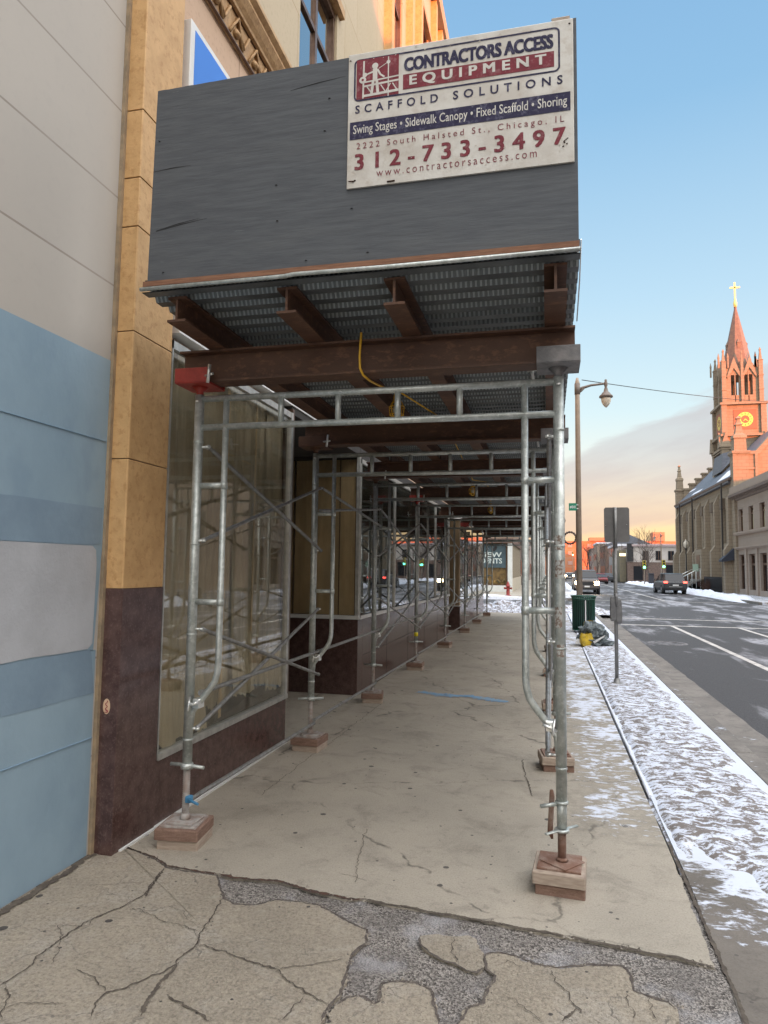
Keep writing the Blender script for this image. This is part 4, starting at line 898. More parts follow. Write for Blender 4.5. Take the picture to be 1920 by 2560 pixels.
# ------------------------------------------------------------------ the company sign
SX0, SX1, SZ0, SZ1 = -.905, .122, 3.262, 3.912
sg = thing('company_sign', 'weathered white CONTRACTORS ACCESS EQUIPMENT board with red and blue lettering on the plywood', 'sign', (-.39, 2.94, 3.26))
cream = M('weathered_sign_white', (.60, .585, .54), (.50, .47, .42), 7, .55, .1, 60, spot=(.36, .29, .22), sp_scale=16, sp_amt=.35)
maroon = M('faded_maroon_paint', (.20, .028, .042), (.155, .024, .036), 18, .85, .05, 60, spot=(.45, .3, .3), sp_scale=40, sp_amt=.25)
navy = M('faded_navy_paint', (.017, .015, .048), (.025, .022, .062), 18, .85, .05, 60, spot=(.3, .3, .4), sp_scale=40, sp_amt=.25)
lettw = M('faded_white_lettering', (.62, .60, .56), (.52, .5, .46), 18, .6, 0)
W(MB().bbox(SX0, SX1, 2.938, 2.9475, SZ0, SZ1+.012, .003), 'board', cream, sg)
Wd, H = SX1-SX0, SZ1-SZ0
def U(u): return SX0+Wd*u
def V(v): return SZ1-H*v
def dec(mb, u0, u1, v0, v1, y): mb.box(U(u0), U(u1), y, y+.001, V(v1), V(v0))
def rrect(u0, u1, v0, v1, r, n=6):
    x0, x1, z0, z1 = U(u0), U(u1), V(v1), V(v0); out = []
    for cx, cz, a0 in ((x1-r, z1-r, 0), (x0+r, z1-r, 90), (x0+r, z0+r, 180), (x1-r, z0+r, 270)):
        for k in range(n+1): a = R(a0+90*k/n); out.append((cx+r*math.cos(a), cz+r*math.sin(a)))
    return out
outr = rrect(.028, .945, .030, .352, .025); inr = rrect(.036, .937, .042, .340, .018)
mb = MB(); m_ = len(outr)
for y in (2.9365,): mb.v += [(x, y, z) for x, z in outr] + [(x, y, z) for x, z in inr]
for i in range(m_): mb.face((i, (i+1) % m_, m_+(i+1) % m_, m_+i))
W(mb, 'border_line', navy, sg)
mb = MB(); dec(mb, .040, .238, .036, .338, 2.9362); W(mb, 'emblem_field', maroon, sg)
# worker on a swing stage, as on the board
mb = MB(); yb = 2.9352
def seg(p, q, wd): 
    a = Vector((U(p[0]), V(p[1]))); b = Vector((U(q[0]), V(q[1]))); d = (b-a).normalized(); nr = Vector((-d.y, d.x))*wd/2
    global yb; yb -= .00006; n0 = len(mb.v); mb.v += [(*(p_[0:1]), yb, p_[1]) for p_ in (a+nr, a-nr, b-nr, b+nr)]; mb.face((n0, n0+1, n0+2, n0+3))
def disc(c, r, n=16):
    global yb; yb -= .00006; n0 = len(mb.v); cx, cz = U(c[0]), V(c[1]); mb.v += [(cx+r*math.cos(2*math.pi*k/n), yb, cz+r*math.sin(2*math.pi*k/n)) for k in range(n)]; mb.face(range(n0, n0+n))
seg((.075, .05), (.072, .335), .008); seg((.19, .045), (.19, .345), .005); disc((.19, .085), .009)
seg((.068, .215), (.238, .200), .007); seg((.072, .245), (.238, .232), .009); seg((.072, .318), (.238, .308), .012)
for a, b in ((.09, .115), (.155, .178), (.178, .20), (.21, .232)): seg((a, .25 if a != .178 else .31), (b, .31 if a != .178 else .25), .005)
disc((.128, .100), .015); disc((.070, .195), .017); disc((.080, .158), .011)
seg((.128, .12), (.128, .215), .022); seg((.125, .14), (.092, .155), .008); seg((.092, .155), (.078, .175), .007); seg((.14, .13), (.152, .17), .009); seg((.152, .17), (.172, .195), .008)
seg((.120, .21), (.112, .31), .013); seg((.136, .21), (.142, .31), .013); seg((.145, .125), (.19, .085), .003)
W(mb, 'worker_emblem', lettw, sg); mb = MB(); yb -= .0004; disc((.070, .195), .006); W(mb, 'reel_hole', maroon, sg)
YT = 2.9364
def T(s, u0, u1, v0, v1, mat, name, bold=0, space=1.0, y=YT, dup=0):
    o = text(s, U(u0), U(u1), V((v0+v1)/2), H*(v1-v0), y, mat, name, None, bold, space, dup)
    for v in o.data.vertices: v.co -= sg.location
    o.parent = sg; return o
T('CONTRACTORS ACCESS', .265, .915, .078, .176, navy, 'lettering', .008, .95, YT, .0030)
mb = MB(); dec(mb, .258, .920, .200, .312, 2.9364); W(mb, 'equipment_bar', maroon, sg)
T('EQUIPMENT', .290, .885, .215, .297, lettw, 'lettering', 0, 1.65, 2.9354, .0026)
T('SCAFFOLD', .036, .418, .380, .444, navy, 'lettering', .020, 1.8); T('SOLUTIONS', .485, .955, .380, .444, navy, 'lettering', .020, 1.8)
mb = MB(); dec(mb, .012, .986, .505, .638, 2.9364); W(mb, 'services_bar', navy, sg)
T('Swing Stages \u2022 Sidewalk Canopy \u2022 Fixed Scaffold \u2022 Shoring', .028, .972, .530, .618, lettw, 'lettering', .006, 1.02, 2.9354)
T('2222 South Halsted St., Chicago, IL', .045, .960, .668, .728, maroon, 'lettering', .0, 1.5)
T('312-733-3497', .040, .962, .752, .868, maroon, 'lettering', 0, 1.6, YT, .0032)
T('www.contractorsaccess.com', .140, .845, .892, .938, maroon, 'lettering', -.004, 1.4)
mb = MB()
for u, v in ((.03, .955), (.04, .945), (.97, .87), (.955, .885), (.96, .86), (.2, .985), (.01, .03), (.985, .02)): 
    W(MB().lathe([(.001, -.002), (.005, -.001), (.004, .001)], (U(u), 2.9365, V(v)), 6), 'rusty_screw', mossm, sg)
mb = MB(); mb.tube([(U(.01), 2.936, V(.948)), (U(.04), 2.936, V(.95))], .0025, 5); mb.tube([(U(.955), 2.936, V(.855)), (U(.975), 2.936, V(.83))], .0018, 5); mb.tube([(U(.19), 2.936, V(.985)), (U(.225), 2.936, V(.983))], .004, 5)
W(mb, 'scratch', mossm, sg)
mb = MB()
for k in range(26):
    u, v = random.uniform(.02, .98), random.choice([random.uniform(0, .05), random.uniform(.5, .98), random.uniform(.85, 1)])
    a = random.uniform(.002, .006); mb.quad((U(u)-a, 2.9350, V(v)-a*.6), (U(u)+a, 2.9350, V(v)-a*.2), (U(u)+a*.7, 2.9350, V(v)+a*.8), (U(u)-a*.6, 2.9350, V(v)+a*.5))
W(mb, 'paint_chips', M('sign_scuff', (.42, .38, .32), (.5, .46, .4), 20, .7, 0), sg)

# ------------------------------------------------------------------ yellow cord and cage lamps
mb = MB(); cp = [unp(903, 832, 1, 3.42), unp(902, 850, 1, 3.415), unp(899, 890, 1, 3.41), unp(900, 920, 1, 3.41), unp(908, 938, 1, 3.42), unp(925, 952, 1, 3.50), unp(945, 962, 1, 3.75), unp(968, 973, 1, 4.0), (-.96, 4.25, 2.635), (-.955, 4.3, 2.62)]; mb.tube(cp, .0065, 8)
tag(mb.build('yellow_cord', yellow), 'yellow electric cord looping down from the deck to the nearest cage lamp', 'cord')
def cage(y, x, z, label):
    t = thing('cage_lamp', label, 'work lamp', (x, y, z), group='yellow cage lamps under the canopy')
    part(MB().lathe([(.02, .04), (.024, .07), (.018, .10), (.008, .11)], n=10), 'socket', yellow, t)
    part(MB().lathe([(.001, -.035), (.018, -.028), (.026, -.005), (.020, .02), (.014, .045)], n=12), 'bulb', M('unlit_bulb', (.6, .58, .5), None, rough=.15, bmp=0), t)
    mb = MB()
    for k in range(6):
        a = math.pi*k/3; mb.tube([(.022*math.cos(a), .022*math.sin(a), .06), (.05*math.cos(a), .05*math.sin(a), .01), (.045*math.cos(a), .045*math.sin(a), -.04), (.004*math.cos(a), .004*math.sin(a), -.068)], .0035, 5)
    for rr, zz in ((.050, .012), (.046, -.038)): mb.tube([(rr*math.cos(a*math.pi/8), rr*math.sin(a*math.pi/8), zz) for a in range(17)], .0035, 5)
    part(mb, 'cage', yellow, t)
cage(4.3, -.955, 2.535, 'yellow cage work lamp hanging behind the first scaffold frame')
cage(8.9, -.95, 2.52, 'yellow cage work lamp hanging between the third and fourth scaffold frames')
cage(11.8, -.95, 2.52, 'yellow cage work lamp hanging between the fourth and fifth scaffold frames')
mb = MB(); mb.tube([(-.955, 4.3, 2.66), (-.9, 6, 2.83), (-.95, 8.9, 2.66), (-.9, 10.5, 2.83), (-.95, 11.8, 2.66)], .006, 6); tag(mb.build('yellow_cord', yellow), 'yellow electric cord strung from lamp to lamp under the deck', 'cord')

# ================================================================== STREET FURNITURE
bronzep = M('pole_tan_paint', (.36, .28, .21), (.30, .235, .18), 8, .5, .05, 60)
lampc = M('lamp_casting', (.16, .13, .11), None, rough=.5, bmp=0)
# street lamp
def street_lamp(loc, H_, arm, label, grp=None, green=True):
    t = thing('street_lamp', label, 'street lamp', loc, group=grp)
    mb = MB(); mb.tube([(0, 0, 0), (0, 0, H_*.98), (0, 0, H_)], [.085, .062, .03], 14); part(mb, 'pole', bronzep, t)
    part(MB().lathe([(.13, 0), (.13, .25), (.10, .4), (.09, .55)], n=14), 'base', bronzep, t)
    mb = MB(); mb.tube([(.0, 0, H_-.36), (.14, 0, H_-.28), (.36, 0, H_-.22), (arm, 0, H_-.19)], [.05, .04, .032, .030], 10)
    mb.tube([(0, 0, H_-.44), (.10, 0, H_-.36), (.20, 0, H_-.26)], .03, 8).tube([(0, 0, H_-.46), (0, 0, H_-.16)], .075, 12); part(mb, 'arm', lampc, t)
    hd = part(MB().lathe([(.001, .12), (.035, .10), (.03, .06), (.045, .03), (.045, -.06), (.03, -.10), (.05, -.16), (.06, -.22), (.11, -.27), (.125, -.30), (.175, -.34), (.18, -.38), (.13, -.40)], (arm, 0, H_-.19), 18), 'lantern', lampc, t)
    part(MB().lathe([(.125, -.395), (.13, -.43), (.12, -.50), (.085, -.58), (.04, -.635), (.008, -.66)], (arm, 0, H_-.19), 18), 'globe', M('frosted_globe', (.62, .56, .46), (.55, .5, .42), 6, .25, 0), hd)
    return t
lamp = street_lamp((.80, 19.0, 0), 6.72, .74, 'tall tan street lamp with single arm lantern standing behind the green litter bin')
mb = MB(); mb.box(.545-.0, .745, 18.895, 18.905, 3.09, 3.29); gs = mb.build('street_name_sign', M('green_sign', (.01, .24, .14), None, rough=.5, bmp=0)); tag(gs, 'small green street name sign strapped to the tan street lamp pole', 'street sign')
mb = MB(); 
for k in range(5): mb.box(.575+.03*k, .575+.03*k+.018, 18.892, 18.894, 3.15+.01*(k % 2), 3.215+.006*(k % 3))
o = mb.build('faded_lettering', white); o.parent = gs
mb = MB(); mb.tube([(.74, 18.9, 3.24), (.80, 18.93, 3.24)], .012, 6).tube([(.74, 18.9, 3.14), (.80, 18.93, 3.14)], .012, 6); o = mb.build('bracket', zinc); o.parent = gs
mb = MB()
pts = []
p0, p1 = unp(1455, 950, 1, 19), unp(2005, 1008, 1, 42)
for i in range(21):
    a = i/20; q = p0+(p1-p0)*a; q.z -= .14*4*a*(1-a); pts.append(q)
mb.tube(pts, .012, 5); tag(mb.build('overhead_wire', black), 'thin overhead wire running from the tan street lamp across the road', 'wire')
# litter bin
t_ = thing('litter_bin', 'dark green slatted steel litter bin at the foot of the street lamp', 'litter bin', (.84, 17.7, 0))
gm = M('dark_green_enamel', (.008, .055, .035), (.012, .075, .05), 10, .35, .03, 60)
part(MB().lathe([(.20, .05), (.235, .06), (.240, .78), (.23, .78)], n=28), 'liner', black, t_)
mb = MB()
for k in range(34):
    a = 2*math.pi*k/34; ca, sa = math.cos(a), math.sin(a)
    mb.tube([(.262*ca, .262*sa, .05), (.262*ca, .262*sa, .76), (.275*ca, .275*sa, .83), (.290*ca, .290*sa, .868)], [.0135, .0135, .013, .012], 5)
part(mb, 'slats', gm, t_)
for zz, rr in ((.06, .268), (.80, .272), (.872, .295)): part(MB().tube([(rr*math.cos(a*math.pi/16), rr*math.sin(a*math.pi/16), zz) for a in range(33)], .017, 8), 'hoop', gm, t_)
part(MB().box(.02, .045, -.285, -.277, .18, .78), 'decal_strip', white, t_)
# bags
t_ = thing('rubbish_bags', 'grey tarp bundle with torn yellow bags and white scraps beside the litter bin', 'rubbish', (.85, 14.5, 0))
def lump(c, r3, seed, n=22, sharp=.25):
    mb = MB()
    def fn(u, v):
        a = 2*math.pi*u; b = math.pi*(v-.5); d = Vector((math.cos(a)*math.cos(b), math.sin(a)*math.cos(b), math.sin(b)))
        k = 1+sharp*noise.fractal(d*2.2+Vector((seed, 0, 0)), 1, 2, 4)+.10*abs(noise.noise(d*6+Vector((seed, 2, 0))))
        return (c[0]+d.x*r3[0]*k, c[1]+d.y*r3[1]*k, max(.004, c[2]+d.z*r3[2]*k))
    return mb.grid(n*2, n, fn, sm=False)
tarp = M('grey_tarp', (.09, .11, .12), (.15, .175, .18), 14, .55, .4, 30); ybag = M('yellow_bag', (.62, .42, .02), (.42, .28, .015), 10, .45, .4, 35, spot=(.75, .6, .15), sp_scale=20)
part(lump((0, .1, .20), (.27, .30, .24), 3, sharp=.45), 'tarp', tarp, t_); part(lump((.14, -.12, .08), (.22, .15, .09), 8, sharp=.6), 'tarp', tarp, t_)
def bagbox(c, s, seed, rz):
    mb = MB()
    def fn(u, v):
        a = 2*math.pi*u; sq = 1/max(abs(math.cos(a)), abs(math.sin(a)))**.75; x = math.cos(a)*s[0]*sq; y = math.sin(a)*s[1]*sq; pinch = (math.sin(math.pi*(.06+.88*v))**.32)*(1+.18*v)+.10*noise.noise(Vector((u*9, v*5, seed+2)))
        x, y = rot2((x*pinch, y), rz); n_ = noise.noise(Vector((u*6, v*3, seed)))*.16
        return (c[0]+x*(1+n_), c[1]+y*(1+n_*2), c[2]+s[2]*(v-.5)+.03*noise.noise(Vector((u*5, v, seed))))
    return mb.grid(40, 12, fn, sm=False)
part(bagbox((-.13, -.18, .13), (.115, .07, .26), 4, .25), 'yellow_bag', ybag, t_); part(bagbox((-.02, .35, .40), (.12, .07, .14), 7, -.4), 'yellow_bag', ybag, t_); part(bagbox((.17, .32, .20), (.08, .07, .36), 9, .7), 'yellow_bag', ybag, t_)
mb = MB(); mb.prism([(-.34, .05), (-.20, .03), (-.18, .13), (-.30, .15)], 1, -.2, -.17).prism([(.02, .07), (.20, .20), (.23, .24), (.10, .17), (.0, .11)], 1, -.26, -.24); part(mb, 'white_scrap', white, t_)
# parking meter with the back of a sign
t_ = thing('parking_meter', 'grey post with blank sign back above and twin parking meter heads, in the snow strip', 'parking meter', (.878, 9.74, 0))
mg = M('meter_grey', (.12, .12, .125), (.17, .17, .17), 12, .5, .08, 80); postm = M('dull_post_steel', (.27, .27, .26), (.2, .2, .2), 10, .5, .08, 60, .4)
part(MB().tube([(0, 0, 0), (0, 0, 2.36)], .0245, 12), 'post', postm, t_)
part(MB().lathe([(.10, 0), (.09, .012), (.045, .022), (.035, .07), (.025, .08)], n=14), 'foot', postm, t_)
mb = MB(); mb.prism([(x-.0, z) for x, z in [(.165*(1 if a < 3 else -1)*0+q[0], q[1]) for a, q in enumerate([])]] or [(-.12, 1.885), (.165, 1.885), (.185, 1.905), (.185, 2.335), (.165, 2.355), (-.12, 2.355), (-.14, 2.335), (-.14, 1.905)], 1, -.045, -.040); part(mb, 'sign_back', M('sign_back_grey', (.15, .145, .14), (.12, .115, .11), 5, .6, .03), t_)
mb = MB(); mb.tube([(.005, -.065, 1.80), (.005, -.065, 2.352)], .0205, 8); part(mb, 'sign_rail', postm, t_)
mb = MB(); mb.lathe([(.001, 0), (.008, .002), (.001, .004)], (-.12, -.048, 2.11), 8).lathe([(.001, 0), (.008, .002), (.001, .004)], (.15, -.048, 2.12), 8); part(mb, 'bolt', zinc, t_)
for s in (-1, 1):
    mb = MB(); mb.loft([[(s*.034-.032, -.04, z) if False else (x*(w_), y_*d_, z) for x, y_ in ((-1, -1), (1, -1), (1, 1), (-1, 1))] for z, w_, d_ in ((.80, .030, .04), (.83, .036, .05), (.93, .040, .055), (1.0, .036, .055), (1.08, .034, .05), (1.12, .028, .045), (1.14, .015, .03))]); mb.v = [(x+s*.036, y_-.01, z+(.0 if s > 0 else .03)) for x, y_, z in mb.v]
    h_ = part(mb, 'meter_head', mg, t_, bevel=.006)
part(MB().tube([(0, 0, 1.14), (0, -.0, 1.22)], .020, 8).tube([(0, -.05, 1.03), (0, -.055, 1.15), (0, -.04, 1.20)], .020, 8), 'yoke', mg, t_)
# hydrant across the side street
t_ = thing('fire_hydrant', 'red fire hydrant with side nozzles on the corner across the side street', 'fire hydrant', (-2.24, 39.9, 0)); hr = M('hydrant_red', (.30, .03, .02), (.22, .025, .02), 10, .5, .08)
part(MB().lathe([(.17, 0), (.17, .05), (.10, .06), (.095, .52), (.14, .54), (.14, .58), (.10, .60), (.085, .70), (.04, .76), (.03, .82), (.001, .83)], n=16), 'barrel', hr, t_)
for s in (-1, 1): part(MB().tube([(s*.08, 0, .44), (s*.17, 0, .44), (s*.17, 0, .44), (s*.23, 0, .44)], [.05, .05, .07, .05], 12), 'nozzle', hr, t_)
part(MB().tube([(0, -.08, .40), (0, -.2, .40)], .065, 12), 'pumper_nozzle', hr, t_)
# lamp post with holiday wreath down the street
t_ = thing('wreath_pole', 'street pole wound with dark garland carrying a round lit holiday wreath', 'wreath pole', (.74, 40, 0)); gar = M('garland_green', (.045, .035, .03), (.10, .06, .05), 16, .9, .6, 30)
part(MB().tube([(0, 0, 0), (0, 0, 4.3)], .07, 10), 'pole', bronzep, t_)
mb = MB(); pts = [(.10*math.cos(i*.7), .10*math.sin(i*.7), .9+i*.035) for i in range(80)]; mb.tube(pts, [.05+.03*noise.noise(Vector((i*.8, 0, 0))) for i in range(80)], 6); part(mb, 'garland', gar, t_)
mb = MB(); pts = [(.46+.33*math.cos(i*math.pi/24), .05*math.sin(i), 3.32+.33*math.sin(i*math.pi/24)) for i in range(49)]; mb.tube(pts, [.055+.02*math.sin(i*2.1) for i in range(49)], 7); part(mb, 'wreath', gar, t_)
mb = MB(); mb.tube([(0, 0, 4.2), (.05, 0, 4.45), (.16, 0, 4.5), (.22, 0, 4.3), (.14, 0, 4.1), (.05, 0, 4.05)], .025, 6); part(mb, 'scroll', lampc, t_)

# ================================================================== VEHICLES
tyre = M('tyre_rubber', (.018, .018, .018), (.04, .04, .04), 10, .9, .1); autog = M('car_window', (.018, .02, .024), None, rough=.12, bmp=0, spec=.35)
def wheel(root, x, y, r, wd):
    t = part(MB().tube([(x-wd/2, y, r), (x+wd/2, y, r)], r, 20), 'wheel', tyre, root)
    part(MB().tube([(x-wd/2-.006, y, r), (x+wd/2+.006, y, r)], r*.62, 14), 'rim', M('alloy_rim', (.25, .25, .26), None, rough=.4, metal=.6, bmp=0), t)
def body_loft(secs, wb, nround=.10):
    """secs: (y, halfwidth, zlow, zshoulder, ztop_of_lower_body)"""
    rings = []
    for y, hw, zl, zs_, zt in secs:
        rings.append([(-hw*.90, y, zl), (hw*.90, y, zl), (hw, y, zl+(zs_-zl)*.35), (hw*.985, y, zs_), (hw*.88, y, zt), (-hw*.88, y, zt), (-hw*.985, y, zs_), (-hw, y, zl+(zs_-zl)*.35)])
    return MB().loft(rings, sm=False)
def suv(loc, rz, paint, label, cat='car', lights='rear', scale=1.0, grp=None, kind='suv'):
    k = scale
    t = thing(cat.replace(' ', '_') if kind != 'suv' else 'suv', label, cat, loc, rz, grp)
    # length along +y (front at +y), 0 = centre; dimensions in metres x k
    if kind == 'suv':
        L, hw, roof, belt = 4.2, .83, 1.50, .93
        secs = [(-2.10, .76, .42, .70, .84), (-2.02, .82, .30, .80, .92), (-1.3, hw, .24, .84, .96), (1.0, hw, .24, .82, .92), (1.7, .80, .26, .74, .84), (2.02, .72, .30, .62, .72), (2.10, .66, .36, .56, .62)]
        cab = [(-1.98, .66, .94, .94), (-1.60, .60, .90, 1.44), (-1.2, .60, .90, roof), (.1, .60, .90, roof-.01), (.35, .60, .90, 1.45), (1.15, .68, .88, .93)]
    elif kind == 'pickup':
        L, hw, roof, belt = 5.2, .88, 1.68, 1.10
        secs = [(-2.60, .84, .50, .95, 1.10), (-2.5, .88, .40, 1.0, 1.14), (.9, hw, .36, 1.0, 1.14), (1.2, hw, .36, 1.0, 1.12), (2.35, .86, .36, .96, 1.08), (2.55, .82, .36, .90, 1.02), (2.62, .78, .42, .80, .92)]
        cab = [(-.75, .70, 1.08, 1.10), (-.62, .66, 1.08, 1.64), (-.4, .66, 1.08, roof), (.7, .66, 1.08, roof), (1.0, .66, 1.08, 1.60), (1.5, .76, 1.08, 1.12)]
    else:
        L, hw, roof, belt = 4.2, .78, 1.28, .85
        secs = [(-2.10, .70, .36, .66, .78), (-1.95, .77, .26, .74, .86), (-1.2, hw, .22, .76, .86), (1.0, hw, .22, .72, .82), (1.8, .74, .24, .62, .72), (2.08, .62, .32, .52, .58)]
        cab = [(-1.55, .62, .84, .86), (-.9, .54, .82, 1.22), (-.5, .54, .82, roof), (.2, .54, .82, roof), (.45, .54, .82, 1.22), (1.2, .62, .80, .83)]
    mb = body_loft([(a*k, b*k, c*k, d*k, e*k) for a, b, c, d, e in secs], .1); body = part(mb, 'body', paint, t, bevel=.025*k)
    rings = []
    for y, w_, zb, zt in cab: rings.append([(-w_*1.14*k, y*k, zb*k), (w_*1.14*k, y*k, zb*k), (w_*k, y*k, zt*k), (-w_*k, y*k, zt*k)])
    part(MB().loft(rings), 'greenhouse', autog, t, bevel=.02*k)
    y0_, y1_ = cab[1][0]+.08, cab[-2][0]-.02
    part(MB().loft([[(-cab[2][1]*k*1.01, y*k, (z-.035)*k), (cab[2][1]*k*1.01, y*k, (z-.035)*k), (cab[2][1]*.93*k, y*k, (z+.02)*k), (-cab[2][1]*.93*k, y*k, (z+.02)*k)] for y, z in ((y0_-.05, cab[1][3]), (y0_+.3, roof), (y1_-.2, roof), (y1_+.05, cab[-2][3]))]), 'roof', paint, t)
    for s in (-1, 1):
        for yy in ((cab[2][0]+cab[3][0])/2,): part(MB().box(s*cab[2][1]*1.02*k-.012, s*cab[2][1]*1.14*k+.012*s, (yy-.04)*k, (yy+.04)*k, belt*k, (roof-.05)*k), 'pillar', paint, t)
        part(MB().bbox((s*hw*1.0-.0)*k, (s*(hw+.13))*k if s > 0 else (s*(hw+.13))*k, (cab[-1][0]-.35)*k, (cab[-1][0]-.25)*k, (belt+.02)*k, (belt+.15)*k, .01) if s > 0 else MB().bbox(-(hw+.13)*k, -hw*k, (cab[-1][0]-.35)*k, (cab[-1][0]-.25)*k, (belt+.02)*k, (belt+.15)*k, .01), 'mirror', paint, t)
    wr = (.33 if kind != 'pickup' else .38)*k; yb_, yf_ = (-1.30, 1.30) if kind != 'pickup' else (-1.65, 1.75)
    for x in (-1, 1):
        for yy in (yb_, yf_): wheel(t, x*(hw-.10)*k, yy*k, wr, .22*k)
    e0, e1 = secs[0][0]*k, secs[-1][0]*k
    part(MB().box(-.62*k, .62*k, e0-.015, e0+.1, .30*k, .46*k), 'rear_bumper', black, t)
    part(MB().box(-.62*k, .62*k, e1-.1, e1+.02, .30*k, .44*k), 'front_bumper', black, t)
    tail = emit('tail_lamp_lit', (1, .06, .04), 4.5) ; headl = emit('headlamp_lit', (1, .72, .38), 40)
    if lights == 'rear':
        for s in (-1, 1): part(MB().bbox(s*.66*k-.13*k, s*.66*k+.11*k, e0-.012, e0+.10, .80*k, .93*k, .01), 'tail_lamp', tail, t)
        part(MB().box(-.20*k, .20*k, e0-.02, e0+.0, .60*k, .70*k), 'plate', white, t)
        part(MB().box(-.45*k, .45*k, e0-.012, e0, .52*k, .56*k), 'trim', alu, t)
    if lights == 'front':
        part(MB().box(-.50*k, .50*k, e1-.02, e1+.014, .62*k, .84*k), 'grille', black, t)
        for s in (-1, 1): part(MB().bbox(s*.64*k-.15*k, s*.64*k+.15*k, e1-.06, e1+.02, .66*k, .88*k, .01), 'headlight', headl if s < 0 or kind != 'pickup' else headl, t)
        part(MB().box(-.17*k, .17*k, e1+.014, e1+.022, .48*k, .58*k), 'plate', white, t)
    return t
dgrey = M('dark_grey_car_paint', (.035, .037, .042), (.06, .062, .067), 6, .45, 0, coat=.15); dbrown = M('dark_bronze_car_paint', (.075, .06, .052), (.12, .1, .09), 6, .4, 0, coat=.4); redcar = M('dark_red_car_paint', (.18, .02, .02), None, rough=.4, bmp=0)
suv((8.85, 55.5, ZR), R(3), dgrey, 'dark grey estate car with lit red tail lamps driving away in the far lane', 'car', 'rear')
suv((2.62, 52.5, ZR), R(180), dbrown, 'dark pickup truck with lit headlight coming towards the camera behind the street lamp', 'pickup truck', 'front', kind='pickup')
suv((8.2, 103, ZR), R(0), dgrey, 'dark saloon car far down the road just right of the pickup truck', 'car', 'none', kind='sedan')
suv((3.4, 118, ZR), R(180), M('silver_car_paint', (.3, .3, .3), None, rough=.3, bmp=0), 'distant car with both headlights lit, left of the street lamp pole', 'car', 'front', kind='sedan')
suv((5.5, 150, ZR), R(0), redcar, 'distant red car beyond the oncoming headlights', 'car', 'rear', kind='sedan')
suv((6.5, 92, ZR), R(180), redcar, 'dark red car behind the pickup truck in the street', 'car', 'none', kind='sedan')

# ================================================================== CORNER BUILDING ACROSS THE SIDE STREET
cb = thing('corner_building', 'low white corner shop with lit window and pale siding across the side street', 'building', (-2.4, 47, 0))
sid = M('cream_siding', (.46, .42, .33), (.52, .47, .38), 3, .8, .1); wht = M('white_stucco', (.66, .68, .66), (.58, .60, .58), 3, .7, .1)
mb = MB(); mb.box(-16, -2.75, 47.3, 47.5, 0, .01).box(-16, -2.42, 47.4, 62, 0, 3.6); W(mb, 'wall', sid, cb)
mb = MB()
for k in range(60): mb.box(-2.42, -2.405, 47.4+k*.24, 47.4+k*.24+.02, .1, 3.3)
W(mb, 'siding_seam', M('seam', (.28, .25, .2), None, bmp=0), cb)
W(MB().bbox(-2.66, -2.36, 47.0, 47.4, 0, 3.3, .01), 'corner_pillar', wht, cb); W(MB().bbox(-16, -2.66, 46.95, 47.4, 0, .42, .01), 'plinth', wht, cb)
W(MB().bbox(-16, -2.30, 46.9, 62, 3.28, 3.62, .01), 'roof_band', M('dark_brick_band', (.10, .06, .045), (.14, .09, .07), 8, .8, .2), cb)
mb = MB(); mb.box(-2.43, -2.35, 47.35, 62, 0, .9); W(mb, 'siding', sid, cb)
cw = W(MB().box(-15.5, -2.72, 47.36, 47.375, .42, 3.28), 'shop_window', streaks('shop_interior', (.07, .045, .02), (.24, .15, .05), (.04, .03, .02), (1, 1, .8), 3), cb)
mb = MB()
for x in (-2.74, -5.6, -8.5, -11.4): mb.box(x-.03, x+.03, 47.30, 47.36, .42, 3.28)
mb.box(-15.5, -2.72, 47.30, 47.36, .42, .47); W(mb, 'frame', bronze, cw)
random.seed(5)
mb = MB()
for k in range(34): x = random.uniform(-9, -2.9); mb.lathe([(.02, 0), (random.uniform(.05, .14), .05), (random.uniform(.04, .1), .15), (.01, .2)], (x, 47.33, random.uniform(.5, .95)), 7)
W(mb, 'display_goods', M('display_goods_mix', (.35, .22, .06), (.08, .07, .04), 4, .8, .2), cw)
nb_ = W(MB().box(-5.55, -2.80, 47.28, 47.29, 1.62, 3.22), 'window_banner', M('dark_teal_banner', (.035, .06, .075), (.06, .10, .12), 1.5, .6, 0), cw)
T2 = lambda s, x0, x1, z, h: text(s, x0, x1, z, h, 47.27, M('banner_lettering', (.55, .62, .60), None, bmp=0), 'lettering', None, .02)
for s, x0, x1, z, h in (('NEW', -4.55, -3.06, 2.50, .34), ('RESIDENTS', -5.35, -3.05, 2.08, .36)):
    o = T2(s, x0, x1, z, h)
    off = Vector(cb.location)
    for v in o.data.vertices: v.co -= off
    o.parent = nb_
mb = MB(); mb.prism([(-3.75, 2.75), (-3.55, 2.72), (-3.40, 2.90), (-3.38, 3.18), (-3.5, 3.18), (-3.62, 2.95)], 1, 47.265, 47.27); W(mb, 'banner_figure', black, nb_)

